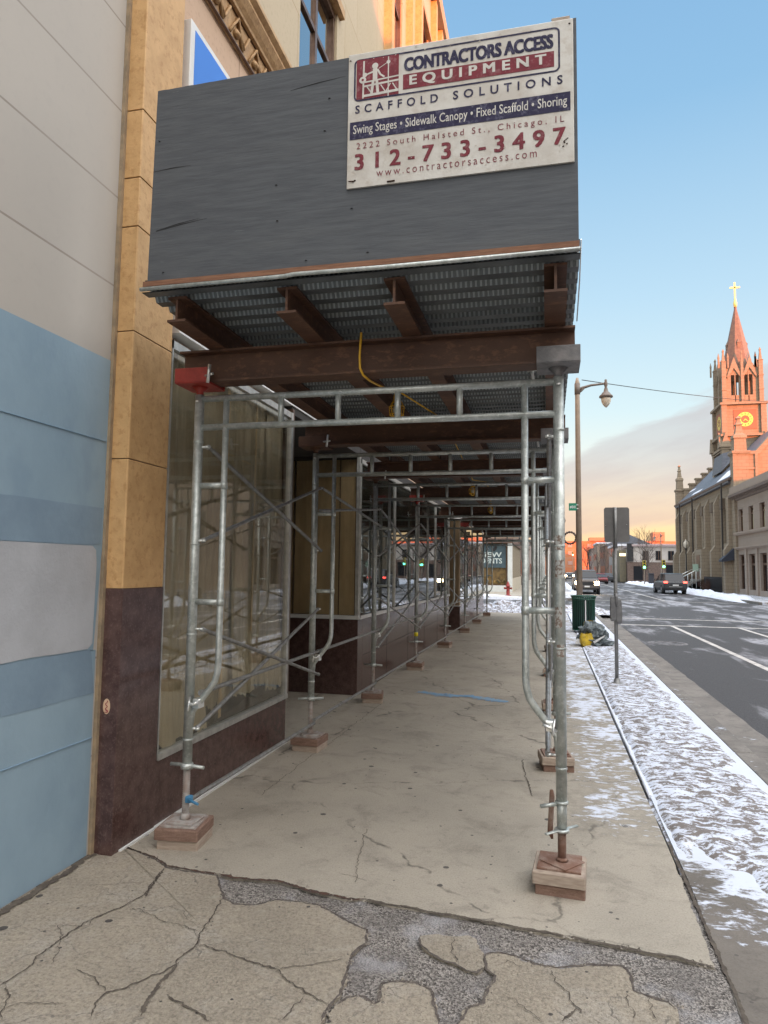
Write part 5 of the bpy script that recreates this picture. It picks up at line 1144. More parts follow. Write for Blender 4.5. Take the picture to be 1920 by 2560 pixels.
# ================================================================== RIGHT SIDE BUILDINGS
rs = M('lit_interior_blind', (.62, .55, .36), (.50, .46, .30), 2, .8, 0)
gst = blocks('grey_beige_ashlar', (.285, .225, .18), (.345, .28, .23), (.17, .135, .11), 1.1, .55, .006, .5, .85, 1.5, .15, .5)
def row_building(y0, y1, x0, H_, label, mat, bays, trim, name='row_building', dep=12):
    t = thing(name, label, 'building', (x0, y1, 0)); xf = x0
    holes = []
    bw = (y1-y0)/bays
    for b in range(bays):
        c = y0+(b+.5)*bw
        holes.append((c-bw*.22, c+bw*.22, H_*.615, H_*.845)); holes.append((c-bw*.30, c+bw*.30, .35, H_*.39))
    mb = MB(); wall_with_holes(mb, xf, xf+.35, y0, y1, 0, H_, holes); mb.box(xf+.35, xf+dep, y0, y1, 0, H_); W(mb, 'wall', mat, t)
    for (a, b, c, d) in holes:
        up_ = c > 1
        w_ = W(MB().box(xf+.26, xf+.27, a, b, c, d), 'window', autog if not up_ else M('reflecting_pane', (.10, .11, .11), None, rough=.05, spec=1, bmp=0), t)
        mb = MB(); f_ = .07; mb.box(xf+.16, xf+.26, a, a+f_, c, d).box(xf+.16, xf+.26, b-f_, b, c, d).box(xf+.16, xf+.26, a+f_, b-f_, d-f_*1.5, d).box(xf+.16, xf+.26, (a+b)/2-.03, (a+b)/2+.03, c, d-f_*1.5).box(xf+.15, xf+.25, a+f_, b-f_, c+(d-c)*.68, c+(d-c)*.74)
        W(mb, 'frame', bronze, w_)
        if up_: W(MB().box(xf+.24, xf+.255, a+f_+.05, (a+b)/2-.05, c+.02, d-.25).box(xf+.24, xf+.255, (a+b)/2+.05, b-f_-.05, c+.02, d-.25), 'blind', rs, w_)
    # cornices and belts
    mb = MB(); mb.prism([(xf, H_-.45), (xf-.12, H_-.40), (xf-.20, H_-.22), (xf-.42, H_-.16), (xf-.45, H_), (xf+.2, H_+.05)], 1, y0-.05, y1+.35); W(mb, 'cornice', trim, t)
    mb = MB()
    yy = y0
    while yy < y1: mb.box(xf-.30, xf-.02, yy, yy+.12, H_-.30, H_-.20); yy += .26
    W(mb, 'dentils', trim, t)
    mb = MB(); mb.prism([(xf, H_*.58), (xf-.16, H_*.585), (xf-.20, H_*.60), (xf-.20, H_*.615), (xf, H_*.62)], 1, y0, y1+.05).prism([(xf, H_*.435), (xf-.10, H_*.44), (xf-.22, H_*.455), (xf-.22, H_*.465), (xf, H_*.47)], 1, y0, y1-.1); W(mb, 'belt_course', mat, t)
    mb = MB(); mb.box(xf-.35, xf+dep, y0, y1+.2, H_+.05, H_+.55); W(mb, 'parapet', mat, t)
    mb = MB()
    for b in range(bays+1):
        c = y0+b*bw; mb.box(xf-.10, xf, max(y0, c-.22), min(y1, c+.22), 0, H_*.44)
    W(mb, 'pier', mat, t); return t
stonetrim = M('dark_cornice', (.16, .125, .105), (.20, .16, .14), 6, .8, .2)
row_building(38.9, 53.9, 13.2, 7.05, 'two storey grey stone shop building with dark cornice beside the church', gst, 6, stonetrim)
# buildings further back along the street (outside the picture: they shade the street from the low sun)
brk = blocks('red_brick', (.22, .09, .06), (.16, .07, .05), (.2, .18, .16), .22, .075, .01)
brk2 = blocks('buff_brick', (.34, .26, .17), (.28, .21, .14), (.2, .18, .16), .22, .075, .01)
row_building(-2, 26.5, 13.2, 7.9, 'two storey red brick row building across the road, before the side street', brk, 9, stonetrim)
row_building(-46, -22.4, 13.2, 15.5, 'tall buff brick block across the road behind the camera', brk2, 7, stonetrim, dep=7.8)
row_building(-22.2, -2.2, 13.2, 10.9, 'three storey brick building across the road behind the camera', brk, 6, stonetrim)
def shade_block(x0, x1, y0, y1, h, label, mat):  # blocks out of view, added to shade the church foot and far houses
    t = thing('added_shade_building', label, 'building', (x0, y0, 0))
    W(MB().box(x0, x1, y0, y1, 0, h), 'wall', mat, t); W(MB().box(x0-.2, x1+.2, y0-.2, y1+.2, h, h+.3), 'parapet', stonetrim, t)
    mb = MB(); yy = y0+2
    while yy < y1-2:
        for zz in (1.5, 4.5, 7.5): 
            if zz+1.6 < h: mb.box(x0-.02, x0+.05, yy, yy+1, zz, zz+1.6)
        yy += 3
    W(mb, 'windows', autog, t)
shade_block(30, 42, -6, 38, 10.2, 'unseen plain brick block right of the picture, added to shade the lower church', brk)

shade_block(23, 36, 70, 90, 9.0, 'unseen plain brick block behind the church, added to shade the far corner', brk2)
shade_block(34, 42, 91, 165, 11.0, 'long unseen brick block beyond the church, added to shade the far houses', brk)
# ------------------------------------------------------------------ church
chs = blocks('church_buff_limestone', (.235, .185, .13), (.29, .235, .17), (.13, .10, .07), .55, .26, .010, .5, .9, 1.6, .25, .6, spot=(.17, .135, .09))
slate = M('blue_grey_slate', (.085, .095, .12), (.12, .13, .155), 6, .6, .2, 60); copper = M('red_brown_spire_slate', (.19, .12, .08), (.14, .085, .065), 5, .6, .15, 60)
gold = M('gilded_metal', (.95, .72, .25), None, rough=.35, metal=.4, bmp=0)
ch = thing('church', 'gothic stone church with stepped gable, slate roof and tall orange lit clock tower', 'church', (13.2, 54, 0))
CX0, CX1, CY0, CY1, CZ = 13.2, 22.0, 54.2, 76.6, 8.5; RX, RZ = 17.6, 13.1
holes = []; cy = [57.3, 60.6, 64.2, 67.4, 70.6, 73.9]
mb = MB()
mb.box(CX0+.3, CX1, CY0+.3, CY1, 0, CZ)
lanc = []
for c in cy: lanc.append((c-.55, c+.55, 3.7, 7.0))
wall_with_holes(mb, CX0, CX0+.3, CY0, CY1, 0, CZ, lanc); nave = W(mb, 'wall', chs, ch)
for c in cy:
    g_ = W(MB().prism([(c-.55, 3.7), (c+.55, 3.7), (c+.55, 6.2), (c+.30, 6.75), (c, 7.0), (c-.30, 6.75), (c-.55, 6.2)], 0, CX0+.22, CX0+.26), 'lancet_window', M('leaded_glass', (.20, .16, .11), (.12, .10, .07), 4, .4, .1), ch)
    W(MB().prism([(c-.55, 6.1), (c-.30, 6.7), (c, 7.0), (c, 7.08), (c-.56, 7.08)], 0, CX0-.02, CX0+.2).prism([(c+.55, 6.1), (c+.30, 6.7), (c, 7.0), (c, 7.08), (c+.56, 7.08)], 0, CX0-.02, CX0+.2).box(CX0-.02, CX0+.1, c-.03, c+.03, 3.7, 6.9), 'tracery', chs, g_)
    W(MB().box(CX0-.25, CX0+.05, c-.42, c+.42, 6.35, 7.15), 'hood', M('dark_weathered_wood', (.16, .12, .085), (.12, .09, .065), 8, .9, .2), ch)
mb = MB()
for b in [CY0+.5, 58.95, 62.4, 65.8, 69.0, 72.2, 75.6]:
    mb.prism([(CX0, 0), (CX0-.70, 0), (CX0-.70, 3.1), (CX0-.38, 3.6), (CX0-.38, 6.9), (CX0, 7.7)], 1, b-.28, b+.28)
W(mb, 'buttress', chs, ch)
mb = MB(); 
for b in (56.0, 66.9, 73.0): mb.box(CX0-.50, CX0-.40, b-.06, b+.06, 1.2, 8.2)
W(mb, 'downspout', M('dark_downspout', (.03, .025, .022), None, bmp=0), ch)
W(MB().prism([(CX0-.35, 8.25), (CX0-.35, 8.42), (CX0+.1, 8.5), (CX0+.1, 8.2)], 1, CY0, CY1), 'gutter', M('gutter_brown', (.12, .075, .055), None, bmp=0), ch)
def gablepts(x): return CZ+(RZ-CZ)*(x-CX0)/(RX-CX0) if x < RX else CZ+(RZ-CZ)*(CX1-x)/(CX1-RX)
rf = W(MB().prism([(CX0-.3, 8.30), (RX, RZ), (CX1+.3, 8.30), (CX1+.3, 8.1), (CX0-.3, 8.1)], 1, CY0+.4, CY1-.2), 'roof', slate, ch)
sl_ = (RZ-8.3)/(RX-CX0+.3)
def onroof(xa, xb, ya, yb, xc=None):
    f = lambda x: 8.30+(x-CX0+.3)*sl_+.02
    return [(xa, ya, f(xa)), (xb, ya, f(xb)), (xc or xb, yb, f(xc or xb)), (xa, yb, f(xa))]
mb = MB(); mb.quad(*onroof(CX0+.1, CX0+1.0, 56, 60)).quad(*onroof(CX0+.1, CX0+.35, 66, 70)).quad(*onroof(15.6, 15.9, 60, 69)).quad(*onroof(14.2, 14.4, 73, 76)); W(mb, 'snow_streak', snowc, rf)
for a_, b_y in ((CY0, CY0+.5), (CY1-.4, CY1)): W(MB().prism([(CX0, CZ-.2), (CX1, CZ-.2), (RX, RZ+.0)], 1, a_, b_y), 'gable_wall', chs, ch)
mb = MB(); mb.prism([(CX0+.4, CZ+.55), (RX, RZ+.55), (RX, RZ+.05), (CX0+.4, CZ+.05)], 1, CY0-.1, CY0+.65).prism([(CX1-.4, CZ+.55), (RX, RZ+.55), (RX, RZ+.05), (CX1-.4, CZ+.05)], 1, CY0-.1, CY0+.65); W(mb, 'coping', chs, ch)
# stepped far gable
mb = MB(); xs = 13.85; zt = 10.15
for k in range(6):
    xa = 13.75+k*.62; za = 10.0+k*.53
    for xx in ((xa,), (2*RX-xa-.62,)): mb.box(xx[0], xx[0]+.62, CY1-.4, CY1+.1, CZ, za); 
for k in range(6):
    xa = 13.75+k*.62; za = 10.0+k*.53
    for x_ in (xa-.10, 2*RX-xa-.62): mb.box(x_, x_+.72, CY1-.5, CY1+.2, za, za+.16)
W(mb, 'stepped_gable', chs, ch)
def turret(cx, cy_, hw, z0, zc, ztip, nm='turret'):
    mb = MB(); mb.lathe([(hw*1.41, z0), (hw*1.41, zc-.2), (hw*1.75, zc-.12), (hw*1.75, zc+.05), (hw*1.2, zc+.1), (hw*1.1, zc+(ztip-zc)*.35), (hw*1.3, zc+(ztip-zc)*.38), (hw*1.2, zc+(ztip-zc)*.46), (hw*.75, zc+(ztip-zc)*.5), (hw*.5, zc+(ztip-zc)*.72), (hw*.7, zc+(ztip-zc)*.75), (hw*.45, zc+(ztip-zc)*.8), (hw*.3, zc+(ztip-zc)*.9), (hw*.55, zc+(ztip-zc)*.93), (.02, ztip)], (cx, cy_, 0), 4, sm=False)
    return W(mb, nm, chs, ch)
turret(13.45, CY1+.1, .38, 0, 10.0, 12.7); turret(13.55, CY0-.2, .5, 0, 10.2, 12.9); turret(CX1-.2, CY0-.2, .5, 0, 10.2, 12.9)
mb = MB(); mb.box(13.1, 14.6, CY0-.65, CY0+.4, 0, 10.0).box(13.0, 14.75, CY0-.75, CY0+.5, 10.0, 10.22).box(13.0, 13.2, CY0-.75, CY0-.55, 6, 10).box(14.45, 14.65, CY0-.75, CY0-.55, 6, 10).box(13.1, 14.6, CY0-.72, CY0-.6, 8.9, 9.05); W(mb, 'corner_pier', chs, ch)
W(MB().box(13.12, 13.5, CY0-.68, CY0-.64, 7.4, 8.8), 'slit_window', autog, ch)
# tower
TX0, TX1, TY0, TY1 = 14.85, 17.95, 63.6, 66.7; tcx, tcy, hw = (TX0+TX1)/2, (TY0+TY1)/2, (TX1-TX0)/2
tw = W(MB().box(TX0, TX1, TY0, TY1, 0, 16.0), 'tower', chs, ch)
mb = MB()
for a, b in ((TX0, TY0), (TX1, TY0), (TX0, TY1), (TX1, TY1)):
    mb.box(a-.28, a+.28, b-.28, b+.28, 0, 12.1).box(a-.22, a+.22, b-.22, b+.22, 12.1, 16.0)
W(mb, 'tower_buttress', chs, tw)
mb = MB()
for z, e in ((12.0, .34), (13.15, .36), (15.9, .34)): mb.box(TX0-e, TX1+e, TY0-e, TY1+e, z, z+.20)
for z in (10.4, 11.9): mb.box(TX0-.3, TX1+.3, TY0-.3, TY1+.3, z-.08, z)
W(mb, 'string_course', chs, tw)
# little gables under the clock stage
for cx in (TX0+.0, TX1-.0): W(MB().prism([(cx-.42, 12.2), (cx+.42, 12.2), (cx, 13.5)], 1, TY0-.48, TY0-.25), 'gablet', chs, tw)
for cyy in (TY0, TY1): W(MB().prism([(cyy-.42, 12.2), (cyy+.42, 12.2), (cyy, 13.5)], 0, TX0-.48, TX0-.25), 'gablet', chs, tw)
# clocks
def clock_face(axis):
    cz = 14.62; r_ = .62
    bk = MB(); nums = MB(); hands = MB(); fc = MB()
    def P(a, rr, d): 
        x, z = rr*math.sin(a), rr*math.cos(a)
        return (tcx+x+.12, TY0-.05-d, cz+z) if axis == 1 else (TX0-.05-d, tcy-x, cz+z)
    n0 = 40
    bk.v = [P(2*math.pi*k/n0, r_+.2, -.04) for k in range(n0)]
    if axis == 1: bk = MB().box(tcx+.12-.9, tcx+.12+.9, TY0-.04, TY0, cz-.85, cz+.85)
    else: bk = MB().box(TX0-.04, TX0, tcy-.9, tcy+.9, cz-.85, cz+.85)
    b = W(bk, 'clock_panel', M('clock_panel_red', (.34, .12, .07), None, bmp=0), tw)
    for k in range(n0):
        a0, a1 = 2*math.pi*k/n0, 2*math.pi*(k+1)/n0; fc.quad(P(a0, r_, 0), P(a1, r_, 0), P(a1, r_*.55, 0), P(a0, r_*.55, 0))
    c_ = W(fc, 'clock_ring', M('clock_yellow', (.88, .70, .12), None, rough=.5, bmp=0), b)
    for k in range(12):
        a = 2*math.pi*k/12; da = .05; nums.quad(P(a-da, r_*.92, .02), P(a+da, r_*.92, .02), P(a+da*1.4, r_*.64, .02), P(a-da*1.4, r_*.64, .02))
    W(nums, 'numerals', bronze, c_)
    for a, l in ((R(225), r_*.5), (R(130), r_*.72)): hands.quad(P(a+.9, .05, .03), P(a, l, .03), P(a-.9, .05, .03), P(a+math.pi, .08, .03))
    W(hands, 'hands', M('clock_yellow', (0, 0, 0)), c_)
clock_face(1); clock_face(0)
# belfry with openings
bz0, bz1 = 16.1, 19.2; hb = hw*.88
mb = MB(); s_ = hb
for fx in (-1, 1):
    for fy in (-1, 1): mb.box(tcx+fx*s_-.50*(fx > 0), tcx+fx*s_+.50*(fx < 0), tcy+fy*s_-.50*(fy > 0), tcy+fy*s_+.50*(fy < 0), bz0, bz1)
for f in (-1, 1):
    mb.box(tcx-.20, tcx+.20, tcy+f*s_-.30*(f > 0), tcy+f*s_+.30*(f < 0), bz0, bz1); mb.box(tcx+f*s_-.30*(f > 0), tcx+f*s_+.30*(f < 0), tcy-.20, tcy+.20, bz0, bz1)
    for c in (-.53, .53):
        mb.box(tcx+c-.035, tcx+c+.035, tcy+f*s_-.2*(f > 0), tcy+f*s_+.2*(f < 0), bz0, bz1); mb.box(tcx+f*s_-.2*(f > 0), tcx+f*s_+.2*(f < 0), tcy+c-.035, tcy+c+.035, bz0, bz1)
        mb.box(tcx+c-.34, tcx+c+.34, tcy+f*s_-.2*(f > 0), tcy+f*s_+.2*(f < 0), bz0, bz0+.7); mb.box(tcx+f*s_-.2*(f > 0), tcx+f*s_+.2*(f < 0), tcy+c-.34, tcy+c+.34, bz0, bz0+.7)
mb.box(tcx-s_+.02, tcx+s_-.02, tcy-s_+.02, tcy+s_-.02, bz1-.60, bz1-.02); mb.box(tcx-s_+.02, tcx+s_-.02, tcy-s_+.02, tcy+s_-.02, bz0, bz0+.25)
W(mb, 'belfry', chs, tw)
mb = MB()
for f in (-1, 1):
    for c in (-.62, .62):
        for q in (0,):
            y = tcy+f*(s_+.06); mb.prism([(tcx+c-.58, bz1-.75), (tcx+c-.52, bz1-.9), (tcx+c, bz1-.0), (tcx+c+.52, bz1-.9), (tcx+c+.58, bz1-.75), (tcx+c, bz1+.95)], 1, y-.06, y+.06)
            x = tcx+f*(s_+.06); mb.prism([(tcy+c-.58, bz1-.75), (tcy+c-.52, bz1-.9), (tcy+c, bz1-.0), (tcy+c+.52, bz1-.9), (tcy+c+.58, bz1-.75), (tcy+c, bz1+.95)], 0, x-.06, x+.06)
W(mb, 'belfry_gable', chs, tw)
mb = MB()
for fx in (-1, 0, 1):
    for fy in (-1, 0, 1):
        if fx == 0 and fy == 0: continue
        k = 1.0 if fx and fy else .6; x, y = tcx+fx*(s_+.10), tcy+fy*(s_+.10)
        ztip = 20.9 if fx and fy else 20.7
        mb.box(x-.17*k, x+.17*k, y-.17*k, y+.17*k, bz0, bz1+.5); mb.lathe([(.26*k, bz1+.5), (.30*k, bz1+.58), (.17*k, bz1+.62), (.08*k, ztip-.3), (.13*k, ztip-.22), (.02, ztip)], (x, y, 0), 4, sm=False)
        mb.box(x-.20*k, x+.20*k, y-.20*k, y+.20*k, 17.2, 17.3).box(x-.20*k, x+.20*k, y-.20*k, y+.20*k, 18.4, 18.5)
        for dx in (-.42, .42):
            if fx and fy:
                mb.lathe([(.09, bz1), (.09, bz1+.9), (.11, bz1+.95), (.01, bz1+1.35)], (x+dx*(-fx if dx*fx > 0 else 1)*.9, y, 0), 4, sm=False)
W(mb, 'pinnacle', chs, tw)
sp_ = W(MB().lathe([(1.30, bz1-.2), (1.20, bz1+.6), (.12, 24.9), (.10, 25.2)], (tcx, tcy, 0), 8, sm=False), 'spire', copper, tw)
for a in range(4):
    mb = MB(); ang = a*math.pi/2; dx, dy = math.cos(ang), math.sin(ang); x, y = tcx+dx*.72, tcy+dy*.72
    mb.box(x-.14, x+.14, y-.14, y+.14, 21.0, 21.65); mb.lathe([(.24, 21.65), (.02, 22.0)], (x, y, 0), 4, sm=False); W(mb, 'dormer', copper, sp_)
mb = MB(); mb.lathe([(.13, 25.1), (.16, 25.5), (.09, 25.8), (.07, 26.2)], (tcx, tcy, 0), 8); mb.box(tcx-.065, tcx+.065, tcy-.05, tcy+.05, 26.1, 27.4).box(tcx-.42, tcx+.42, tcy-.05, tcy+.05, 26.85, 26.99); W(mb, 'cross', gold, tw)
# dark hipped roof at the tower foot
W(MB().loft([[(14.3, 62.6, 10.0), (15.4, 62.6, 11.2), (15.4, 66, 11.2), (14.3, 66, 10.0)], [(14.5, 62.8, 11.6), (15.4, 62.8, 11.8), (15.4, 65.8, 11.8), (14.5, 65.8, 11.6)]]), 'tower_foot_roof', slate, ch)
# entrance and steps
W(MB().box(CX0-.9, CX0-.02, 61.2, 63.9, .9, 3.4), 'porch', chs, ch); W(MB().box(CX0-.93, CX0-.90, 61.9, 63.2, .9, 2.9), 'door', bronze, ch)
mb = MB()
for k in range(5): mb.box(CX0-1.0-.35*(5-k), CX0-.9, 61.4, 63.7, 0, .18*(k+1))
W(mb, 'steps', kerbm, ch)
mb = MB(); mb.tube([(CX0-2.6, 61.35, .95), (CX0-1.0, 61.35, 1.8)], .03, 6).tube([(CX0-2.6, 63.75, .95), (CX0-1.0, 63.75, 1.8)], .03, 6)
for k in range(6): mb.tube([(CX0-2.6+.32*k, 61.35, 0), (CX0-2.6+.32*k, 61.35, .95+.17*k)], .02, 5)
W(mb, 'handrail', zinc, ch)
# iron fence along the church
t_ = thing('iron_fence', 'low black iron railing in front of the church wall', 'fence', (12.4, 54.5, 0))
mb = MB(); y = 55.0
while y < 61: mb.tube([(12.4, y, 0), (12.4, y, 1.15)], .018, 4); y += .16
W(mb, 'pickets', black, t_); W(MB().tube([(12.4, 55, .2), (12.4, 61, .2)], .02, 4).tube([(12.4, 55, 1.0), (12.4, 61, 1.0)], .02, 4), 'rails', black, t_)
# shrubs (bare reddish twigs)
tw_m = M('red_brown_twigs', (.10, .045, .035), (.07, .04, .03), 9, .9, 0); bark = M('winter_bark', (.085, .065, .055), (.13, .10, .085), 9, .9, .2)
def shrub(x, y, r_, h, label, seed):
    rnd = random.Random(seed); t = thing('bare_shrub', label, 'shrub', (x, y, 0), group='bare shrubs before the church'); mb = MB()
    for k in range(150):
        a = rnd.uniform(0, 6.28); q = rnd.uniform(.1, 1); hh = h*rnd.uniform(.55, 1.0)*(1-.35*q*q)
        p1 = (r_*q*.5*math.cos(a), r_*q*.5*math.sin(a), hh*.55); p2 = (r_*q*math.cos(a+.2), r_*q*math.sin(a+.2), hh); mb.tube([(r_*.15*math.cos(a), r_*.15*math.sin(a), 0), p1, p2], [.012, .010, .006], 3, cap=False)
    part(mb, 'twigs', tw_m, t)
shrub(12.2, 64.6, 1.0, 1.5, 'bare red brown shrub just beyond the church steps', 1); shrub(12.3, 59.0, 1.0, 1.1, 'bare red brown shrub nearest the shop building', 2); shrub(12.3, 68.0, 1.0, 1.3, 'bare red brown shrub farthest along the church wall', 3)
# ornate post lamp
t_ = thing('post_lamp', 'ornate globe post lamp in front of the church wall', 'lamp post', (12.0, 66, 0))
part(MB().lathe([(.14, 0), (.12, .4), (.06, .5), (.045, 3.4), (.09, 3.5), (.05, 3.6)], n=10), 'post', black, t_)
part(MB().lathe([(.05, 3.6), (.19, 3.8), (.22, 4.05), (.12, 4.25), (.05, 4.3), (.001, 4.45)], n=12), 'globe', M('frosted_globe', (0, 0, 0)), t_)
mb = MB()
for k in range(4): a = k*math.pi/2; mb.tube([(.06*math.cos(a), .06*math.sin(a), 3.55), (.30*math.cos(a), .30*math.sin(a), 3.8), (.28*math.cos(a), .28*math.sin(a), 4.15), (.05*math.cos(a), .05*math.sin(a), 4.35)], .018, 5)
part(mb, 'cage', black, t_)
t_ = thing('street_sign_post', 'small pale green notice on a post before the church', 'sign', (12.1, 62.4, 0)); part(MB().tube([(0, 0, 0), (0, 0, 2.2)], .03, 6), 'post', postm, t_); part(MB().box(-.28, .28, -.05, -.04, 1.55, 2.15), 'plate', M('pale_green_sign', (.35, .48, .38), None, bmp=0), t_)
t_ = thing('awning', 'dark shop awning at the corner of the stone shop building', 'awning', (13.0, 54.2, 2)); W(MB().prism([(13.1, 3.3), (12.2, 2.4), (12.2, 2.25), (13.1, 2.4)], 1, 54.0, 54.9), 'canvas', M('dark_canvas', (.03, .035, .05), None, bmp=0), t_)

# ================================================================== FAR BACKGROUND
t_ = thing('far_building', 'two storey building with white upper floor and brown brick below at the far corner', 'building', (13, 100, 0)); wb = M('white_clapboard', (.50, .46, .42), (.44, .41, .38), 3, .8, .1); bb = M('dark_brown_brick', (.12, .085, .07), (.17, .12, .10), 5, .9, .2)
W(MB().box(10.6, 20, 100, 112, 0, 2.75), 'lower_wall', bb, t_); W(MB().box(11.4, 20, 100.05, 112, 2.75, 4.9), 'upper_wall', wb, t_); W(MB().box(11.2, 20.2, 99.7, 112, 4.9, 5.2), 'roof', M('snowy_roof_edge', (.35, .28, .28), None, bmp=0), t_)
for x in (12.6, 14.3, 15.9): 
    w_ = W(MB().box(x, x+.75, 100.0, 100.04, 3.1, 4.3), 'window', autog, t_); W(MB().box(x-.06, x+.81, 99.97, 100.0, 3.02, 3.1).box(x+.34, x+.41, 99.97, 100.0, 3.1, 4.3), 'frame', bronze, w_)
W(MB().box(15.6, 17.4, 99.94, 99.99, .4, 2.4).box(11.4, 12.6, 99.94, 99.99, .3, 2.2), 'shopfront', autog, t_)
t_ = thing('far_building', 'olive tan building beside the white one with a small lit sign', 'building', (9.6, 104, 0)); W(MB().box(9.7, 10.55, 101, 112, 0, 4.4), 'wall', M('olive_wall', (.20, .17, .11), (.16, .14, .10), 3, .8, 0), t_); W(MB().box(9.7, 10.5, 100.9, 101, 3.6, 3.95), 'lit_sign', emit('warm_sign', (1, .8, .45), 1.2), t_)
W(MB().box(10.6, 11.4, 99.8, 100.3, 2.9, 5.3), 'dark_sign', black, t_)
redb = blocks('far_orange_brick', (.50, .19, .09), (.42, .15, .07), (.4, .2, .12), 3.5, 2.6, .25, .5, .9, .3, 0, .5)
t_ = thing('distant_block', 'long sunlit orange red brick block closing the street far ahead', 'building', (20, 215, 0))
W(MB().box(2, 60, 215, 235, 0, 10.4), 'wall', redb, t_)
for a_ in ((12, 22, 214, 220, 10.4, 11.4), (30, 33.2, 214, 220, 10.4, 13.0), (-9, 2, 225, 235, 0, 8.5)): W(MB().box(*a_), 'rooftop_box', M('far_rooftop', (.42, .18, .10), None, bmp=0), t_)
mb = MB()
for k in range(20):
    for z in (3.2, 6.2, 8.4): mb.box(3+k*2.8, 4.3+k*2.8, 214.9, 215, z, z+1.1)
W(mb, 'windows', M('far_window', (.40, .24, .20), None, bmp=0), t_)
rw = random.Random(4)
for i in range(9):
    x0 = 6.2+i*1.15 if i < 4 else None
    if x0 is None: break
names = ['grey brown gabled house, leftmost of the far row', 'buff house with flat roof in the far row', 'brown brick house in the middle of the far row', 'grey house nearest the green signals in the far row']
for i in range(4):
    y = 185-22*i; x = 10.9; w_ = 9; h = [7.0, 7.6, 6.4, 5.6][i]; mt = [M('far_grey_wall', (.26, .22, .20), (.22, .18, .16), 1, .9, 0), M('far_buff_wall', (.33, .27, .21), (.28, .22, .18), 1, .9, 0), M('far_brown_wall', (.20, .13, .10), (.16, .11, .09), 1, .9, 0), M('far_pale_wall', (.36, .33, .31), (.3, .28, .26), 1, .9, 0)][i]
    t_ = thing('far_house', names[i], 'house', (x, y, 0)); W(MB().box(x, x+w_, y, y+14, 0, h), 'wall', mt, t_)
    if i % 2 == 0: W(MB().prism([(x-.3, h), (x+w_/2, h+2.2), (x+w_+.3, h)], 1, y-.2, y+14.2), 'roof', slate, t_)
    else: W(MB().box(x-.2, x+w_, y-.2, y+14, h, h+.35), 'roof', snowc, t_)
    mb = MB()
    for xx in (1.2, 3.8, 6.4):
        for z in (1.1, 4.0): mb.box(x+xx, x+xx+1.1, y-.03, y, z, z+1.4)
    for yy in range(2, 13, 3):
        for z in (1.1, 4.0): mb.box(x-.03, x, y+yy, y+yy+1.1, z, z+1.4)
    W(mb, 'windows', autog, t_)
for i in range(4):
    y = 66+34*i; x = -2.6; h = [4.2, 5.5, 6.0, 7][i]
    t_ = thing('far_house', ['low brick shop on the near side beyond the corner shop', 'brown shop on the near side farther down the street', 'grey shop on the near side, third past the corner shop', 'farthest building on the near side of the street'][i], 'house', (x, y, 0)); W(MB().box(-14, x, y, y+30, 0, h), 'wall', [bb, M('far_grey_wall', (0, 0, 0)), M('far_brown_wall', (0, 0, 0)), M('far_buff_wall', (0, 0, 0))][i], t_)
    mb = MB()
    for yy in range(2, 28, 4): mb.box(x, x+.03, y+yy, y+yy+2, .8, 2.4)
    W(mb, 'windows', autog, t_); W(MB().box(-14, x+.2, y-.1, y+30, h, h+.3), 'parapet', stonetrim, t_)
def tree(x, y, h, seed, label, spread=.45, depth=5):
    rnd = random.Random(seed); t = thing('bare_tree', label, 'tree', (x, y, 0), group='bare winter trees along the street')
    tr = MB(); br = MB()
    def grow(p, d, L, r_, lv):
        q = p+d*L; mid = p+d*L*.5+Vector((rnd.uniform(-1, 1), rnd.uniform(-1, 1), 0))*L*.06
        (tr if lv == 0 else br).tube([p, mid, q], [r_, r_*.85, r_*.7], 5 if lv < 2 else 3, cap=False)
        if lv >= depth: return
        for k in range(3 if lv < 3 else 2+(rnd.random() < .5)):
            a = rnd.uniform(0, 6.28); s_ = spread*rnd.uniform(.6, 1.4); u = d.orthogonal().normalized(); w__ = d.cross(u)
            nd_ = (d+(u*math.cos(a)+w__*math.sin(a))*s_+Vector((0, 0, .08))).normalized(); grow(q if k < 2 else mid, nd_, L*rnd.uniform(.62, .82), r_*.62, lv+1)
    grow(Vector((0, 0, 0)), Vector((0, 0, 1)), h*.30, h*.018, 0)
    part(tr, 'trunk', bark, t); part(br, 'crown', bark, t)
tree(10.9, 84, 4.9, 1, 'slim bare young tree on the pavement before the white far building')
tree(12.2, 92, 6.0, 2, 'bare tree in front of the white upper floor at the far corner')
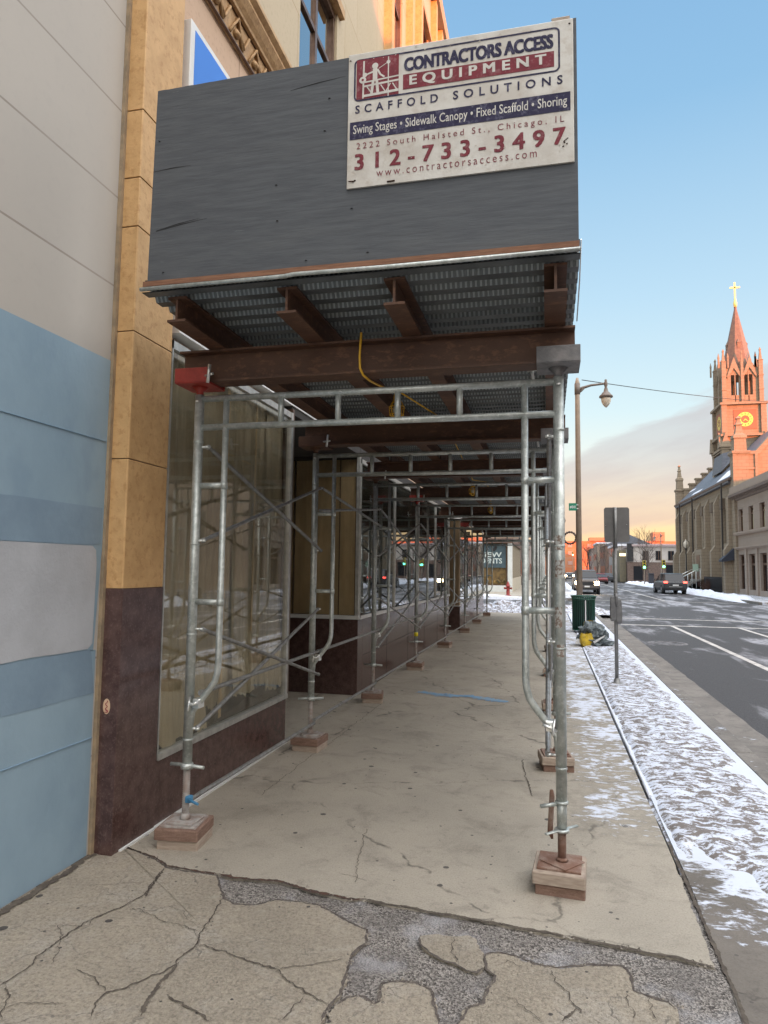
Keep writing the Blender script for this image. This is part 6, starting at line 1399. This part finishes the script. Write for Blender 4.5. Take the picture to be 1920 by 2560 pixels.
tree(10.9, 118, 7.5, 3, 'bare tree behind the green traffic signals'); tree(10.8, 140, 8, 4, 'bare tree among the far houses, second beyond the signals')
tree(10.6, 160, 9, 5, 'bare tree among the far houses, third beyond the signals'); tree(10.0, 178, 9, 6, 'bare tree just right of the street lamp pole far away')
tree(10.4, 196, 10, 7, 'farthest bare tree before the orange block'); tree(0.9, 120, 7, 8, 'bare tree on the near side far down the street'); tree(-.2, 165, 8, 9, 'farthest bare tree on the near side of the street')
tree(13.6, 103, 8.5, 10, 'bare tree rising above the roof of the white far building')
street_lamp((12.6, 84, 0), 5.9, -.68, 'distant tan street lamp with its arm to the left before the white far building')
# traffic signals
def signal(x, y, z, label):
    t = thing('traffic_signal', label, 'traffic light', (x, y, 0), group='green traffic signals at the far crossing'); ye = M('signal_yellow', (.55, .42, .04), None, bmp=0)
    part(MB().tube([(0, .1, 0), (0, .1, z+.5)], .05, 8), 'pole', bronzep, t); part(MB().bbox(-.17, .17, -.12, .12, z-.2, z+.75, .02), 'housing', ye, t)
    for k, m_ in ((0, emit('green_signal_lit', (.1, 1, .75), 5)), (1, black), (2, black)): part(MB().tube([(0, -.12, z+k*.3), (0, -.16, z+k*.3)], .115, 14), 'lens', m_, t)
signal(8.2+2.3, 82.0, 1.95, 'green traffic signal, left of the pair at the far crossing'); signal(12.55-2.2+2.2, 82.0, 2.05, 'green traffic signal, right of the pair at the far crossing')
signal(5.7, 170, 5.2, 'distant traffic signal over the road by the red lights')
# two walkers' shapes are unreadable; a dark litter bin and a person on the far pavement
t_ = thing('pay_box', 'dark box on the far pavement beside the slim bare tree', 'box', (10.95, 80, 0)); part(MB().bbox(-.25, .25, -.2, .2, 0, 1.2, .05), 'cabinet', M('dark_box', (.05, .05, .06), None, bmp=0), t_); part(MB().bbox(-.28, .28, -.23, .23, 1.2, 1.3, .03), 'lid', M('dark_box', (0, 0, 0)), t_)
for o in list(bpy.data.objects):
    if o.type == 'MESH' and o.parent is None and 'kind' not in o and 'label' not in o: o['kind'] = 'structure'
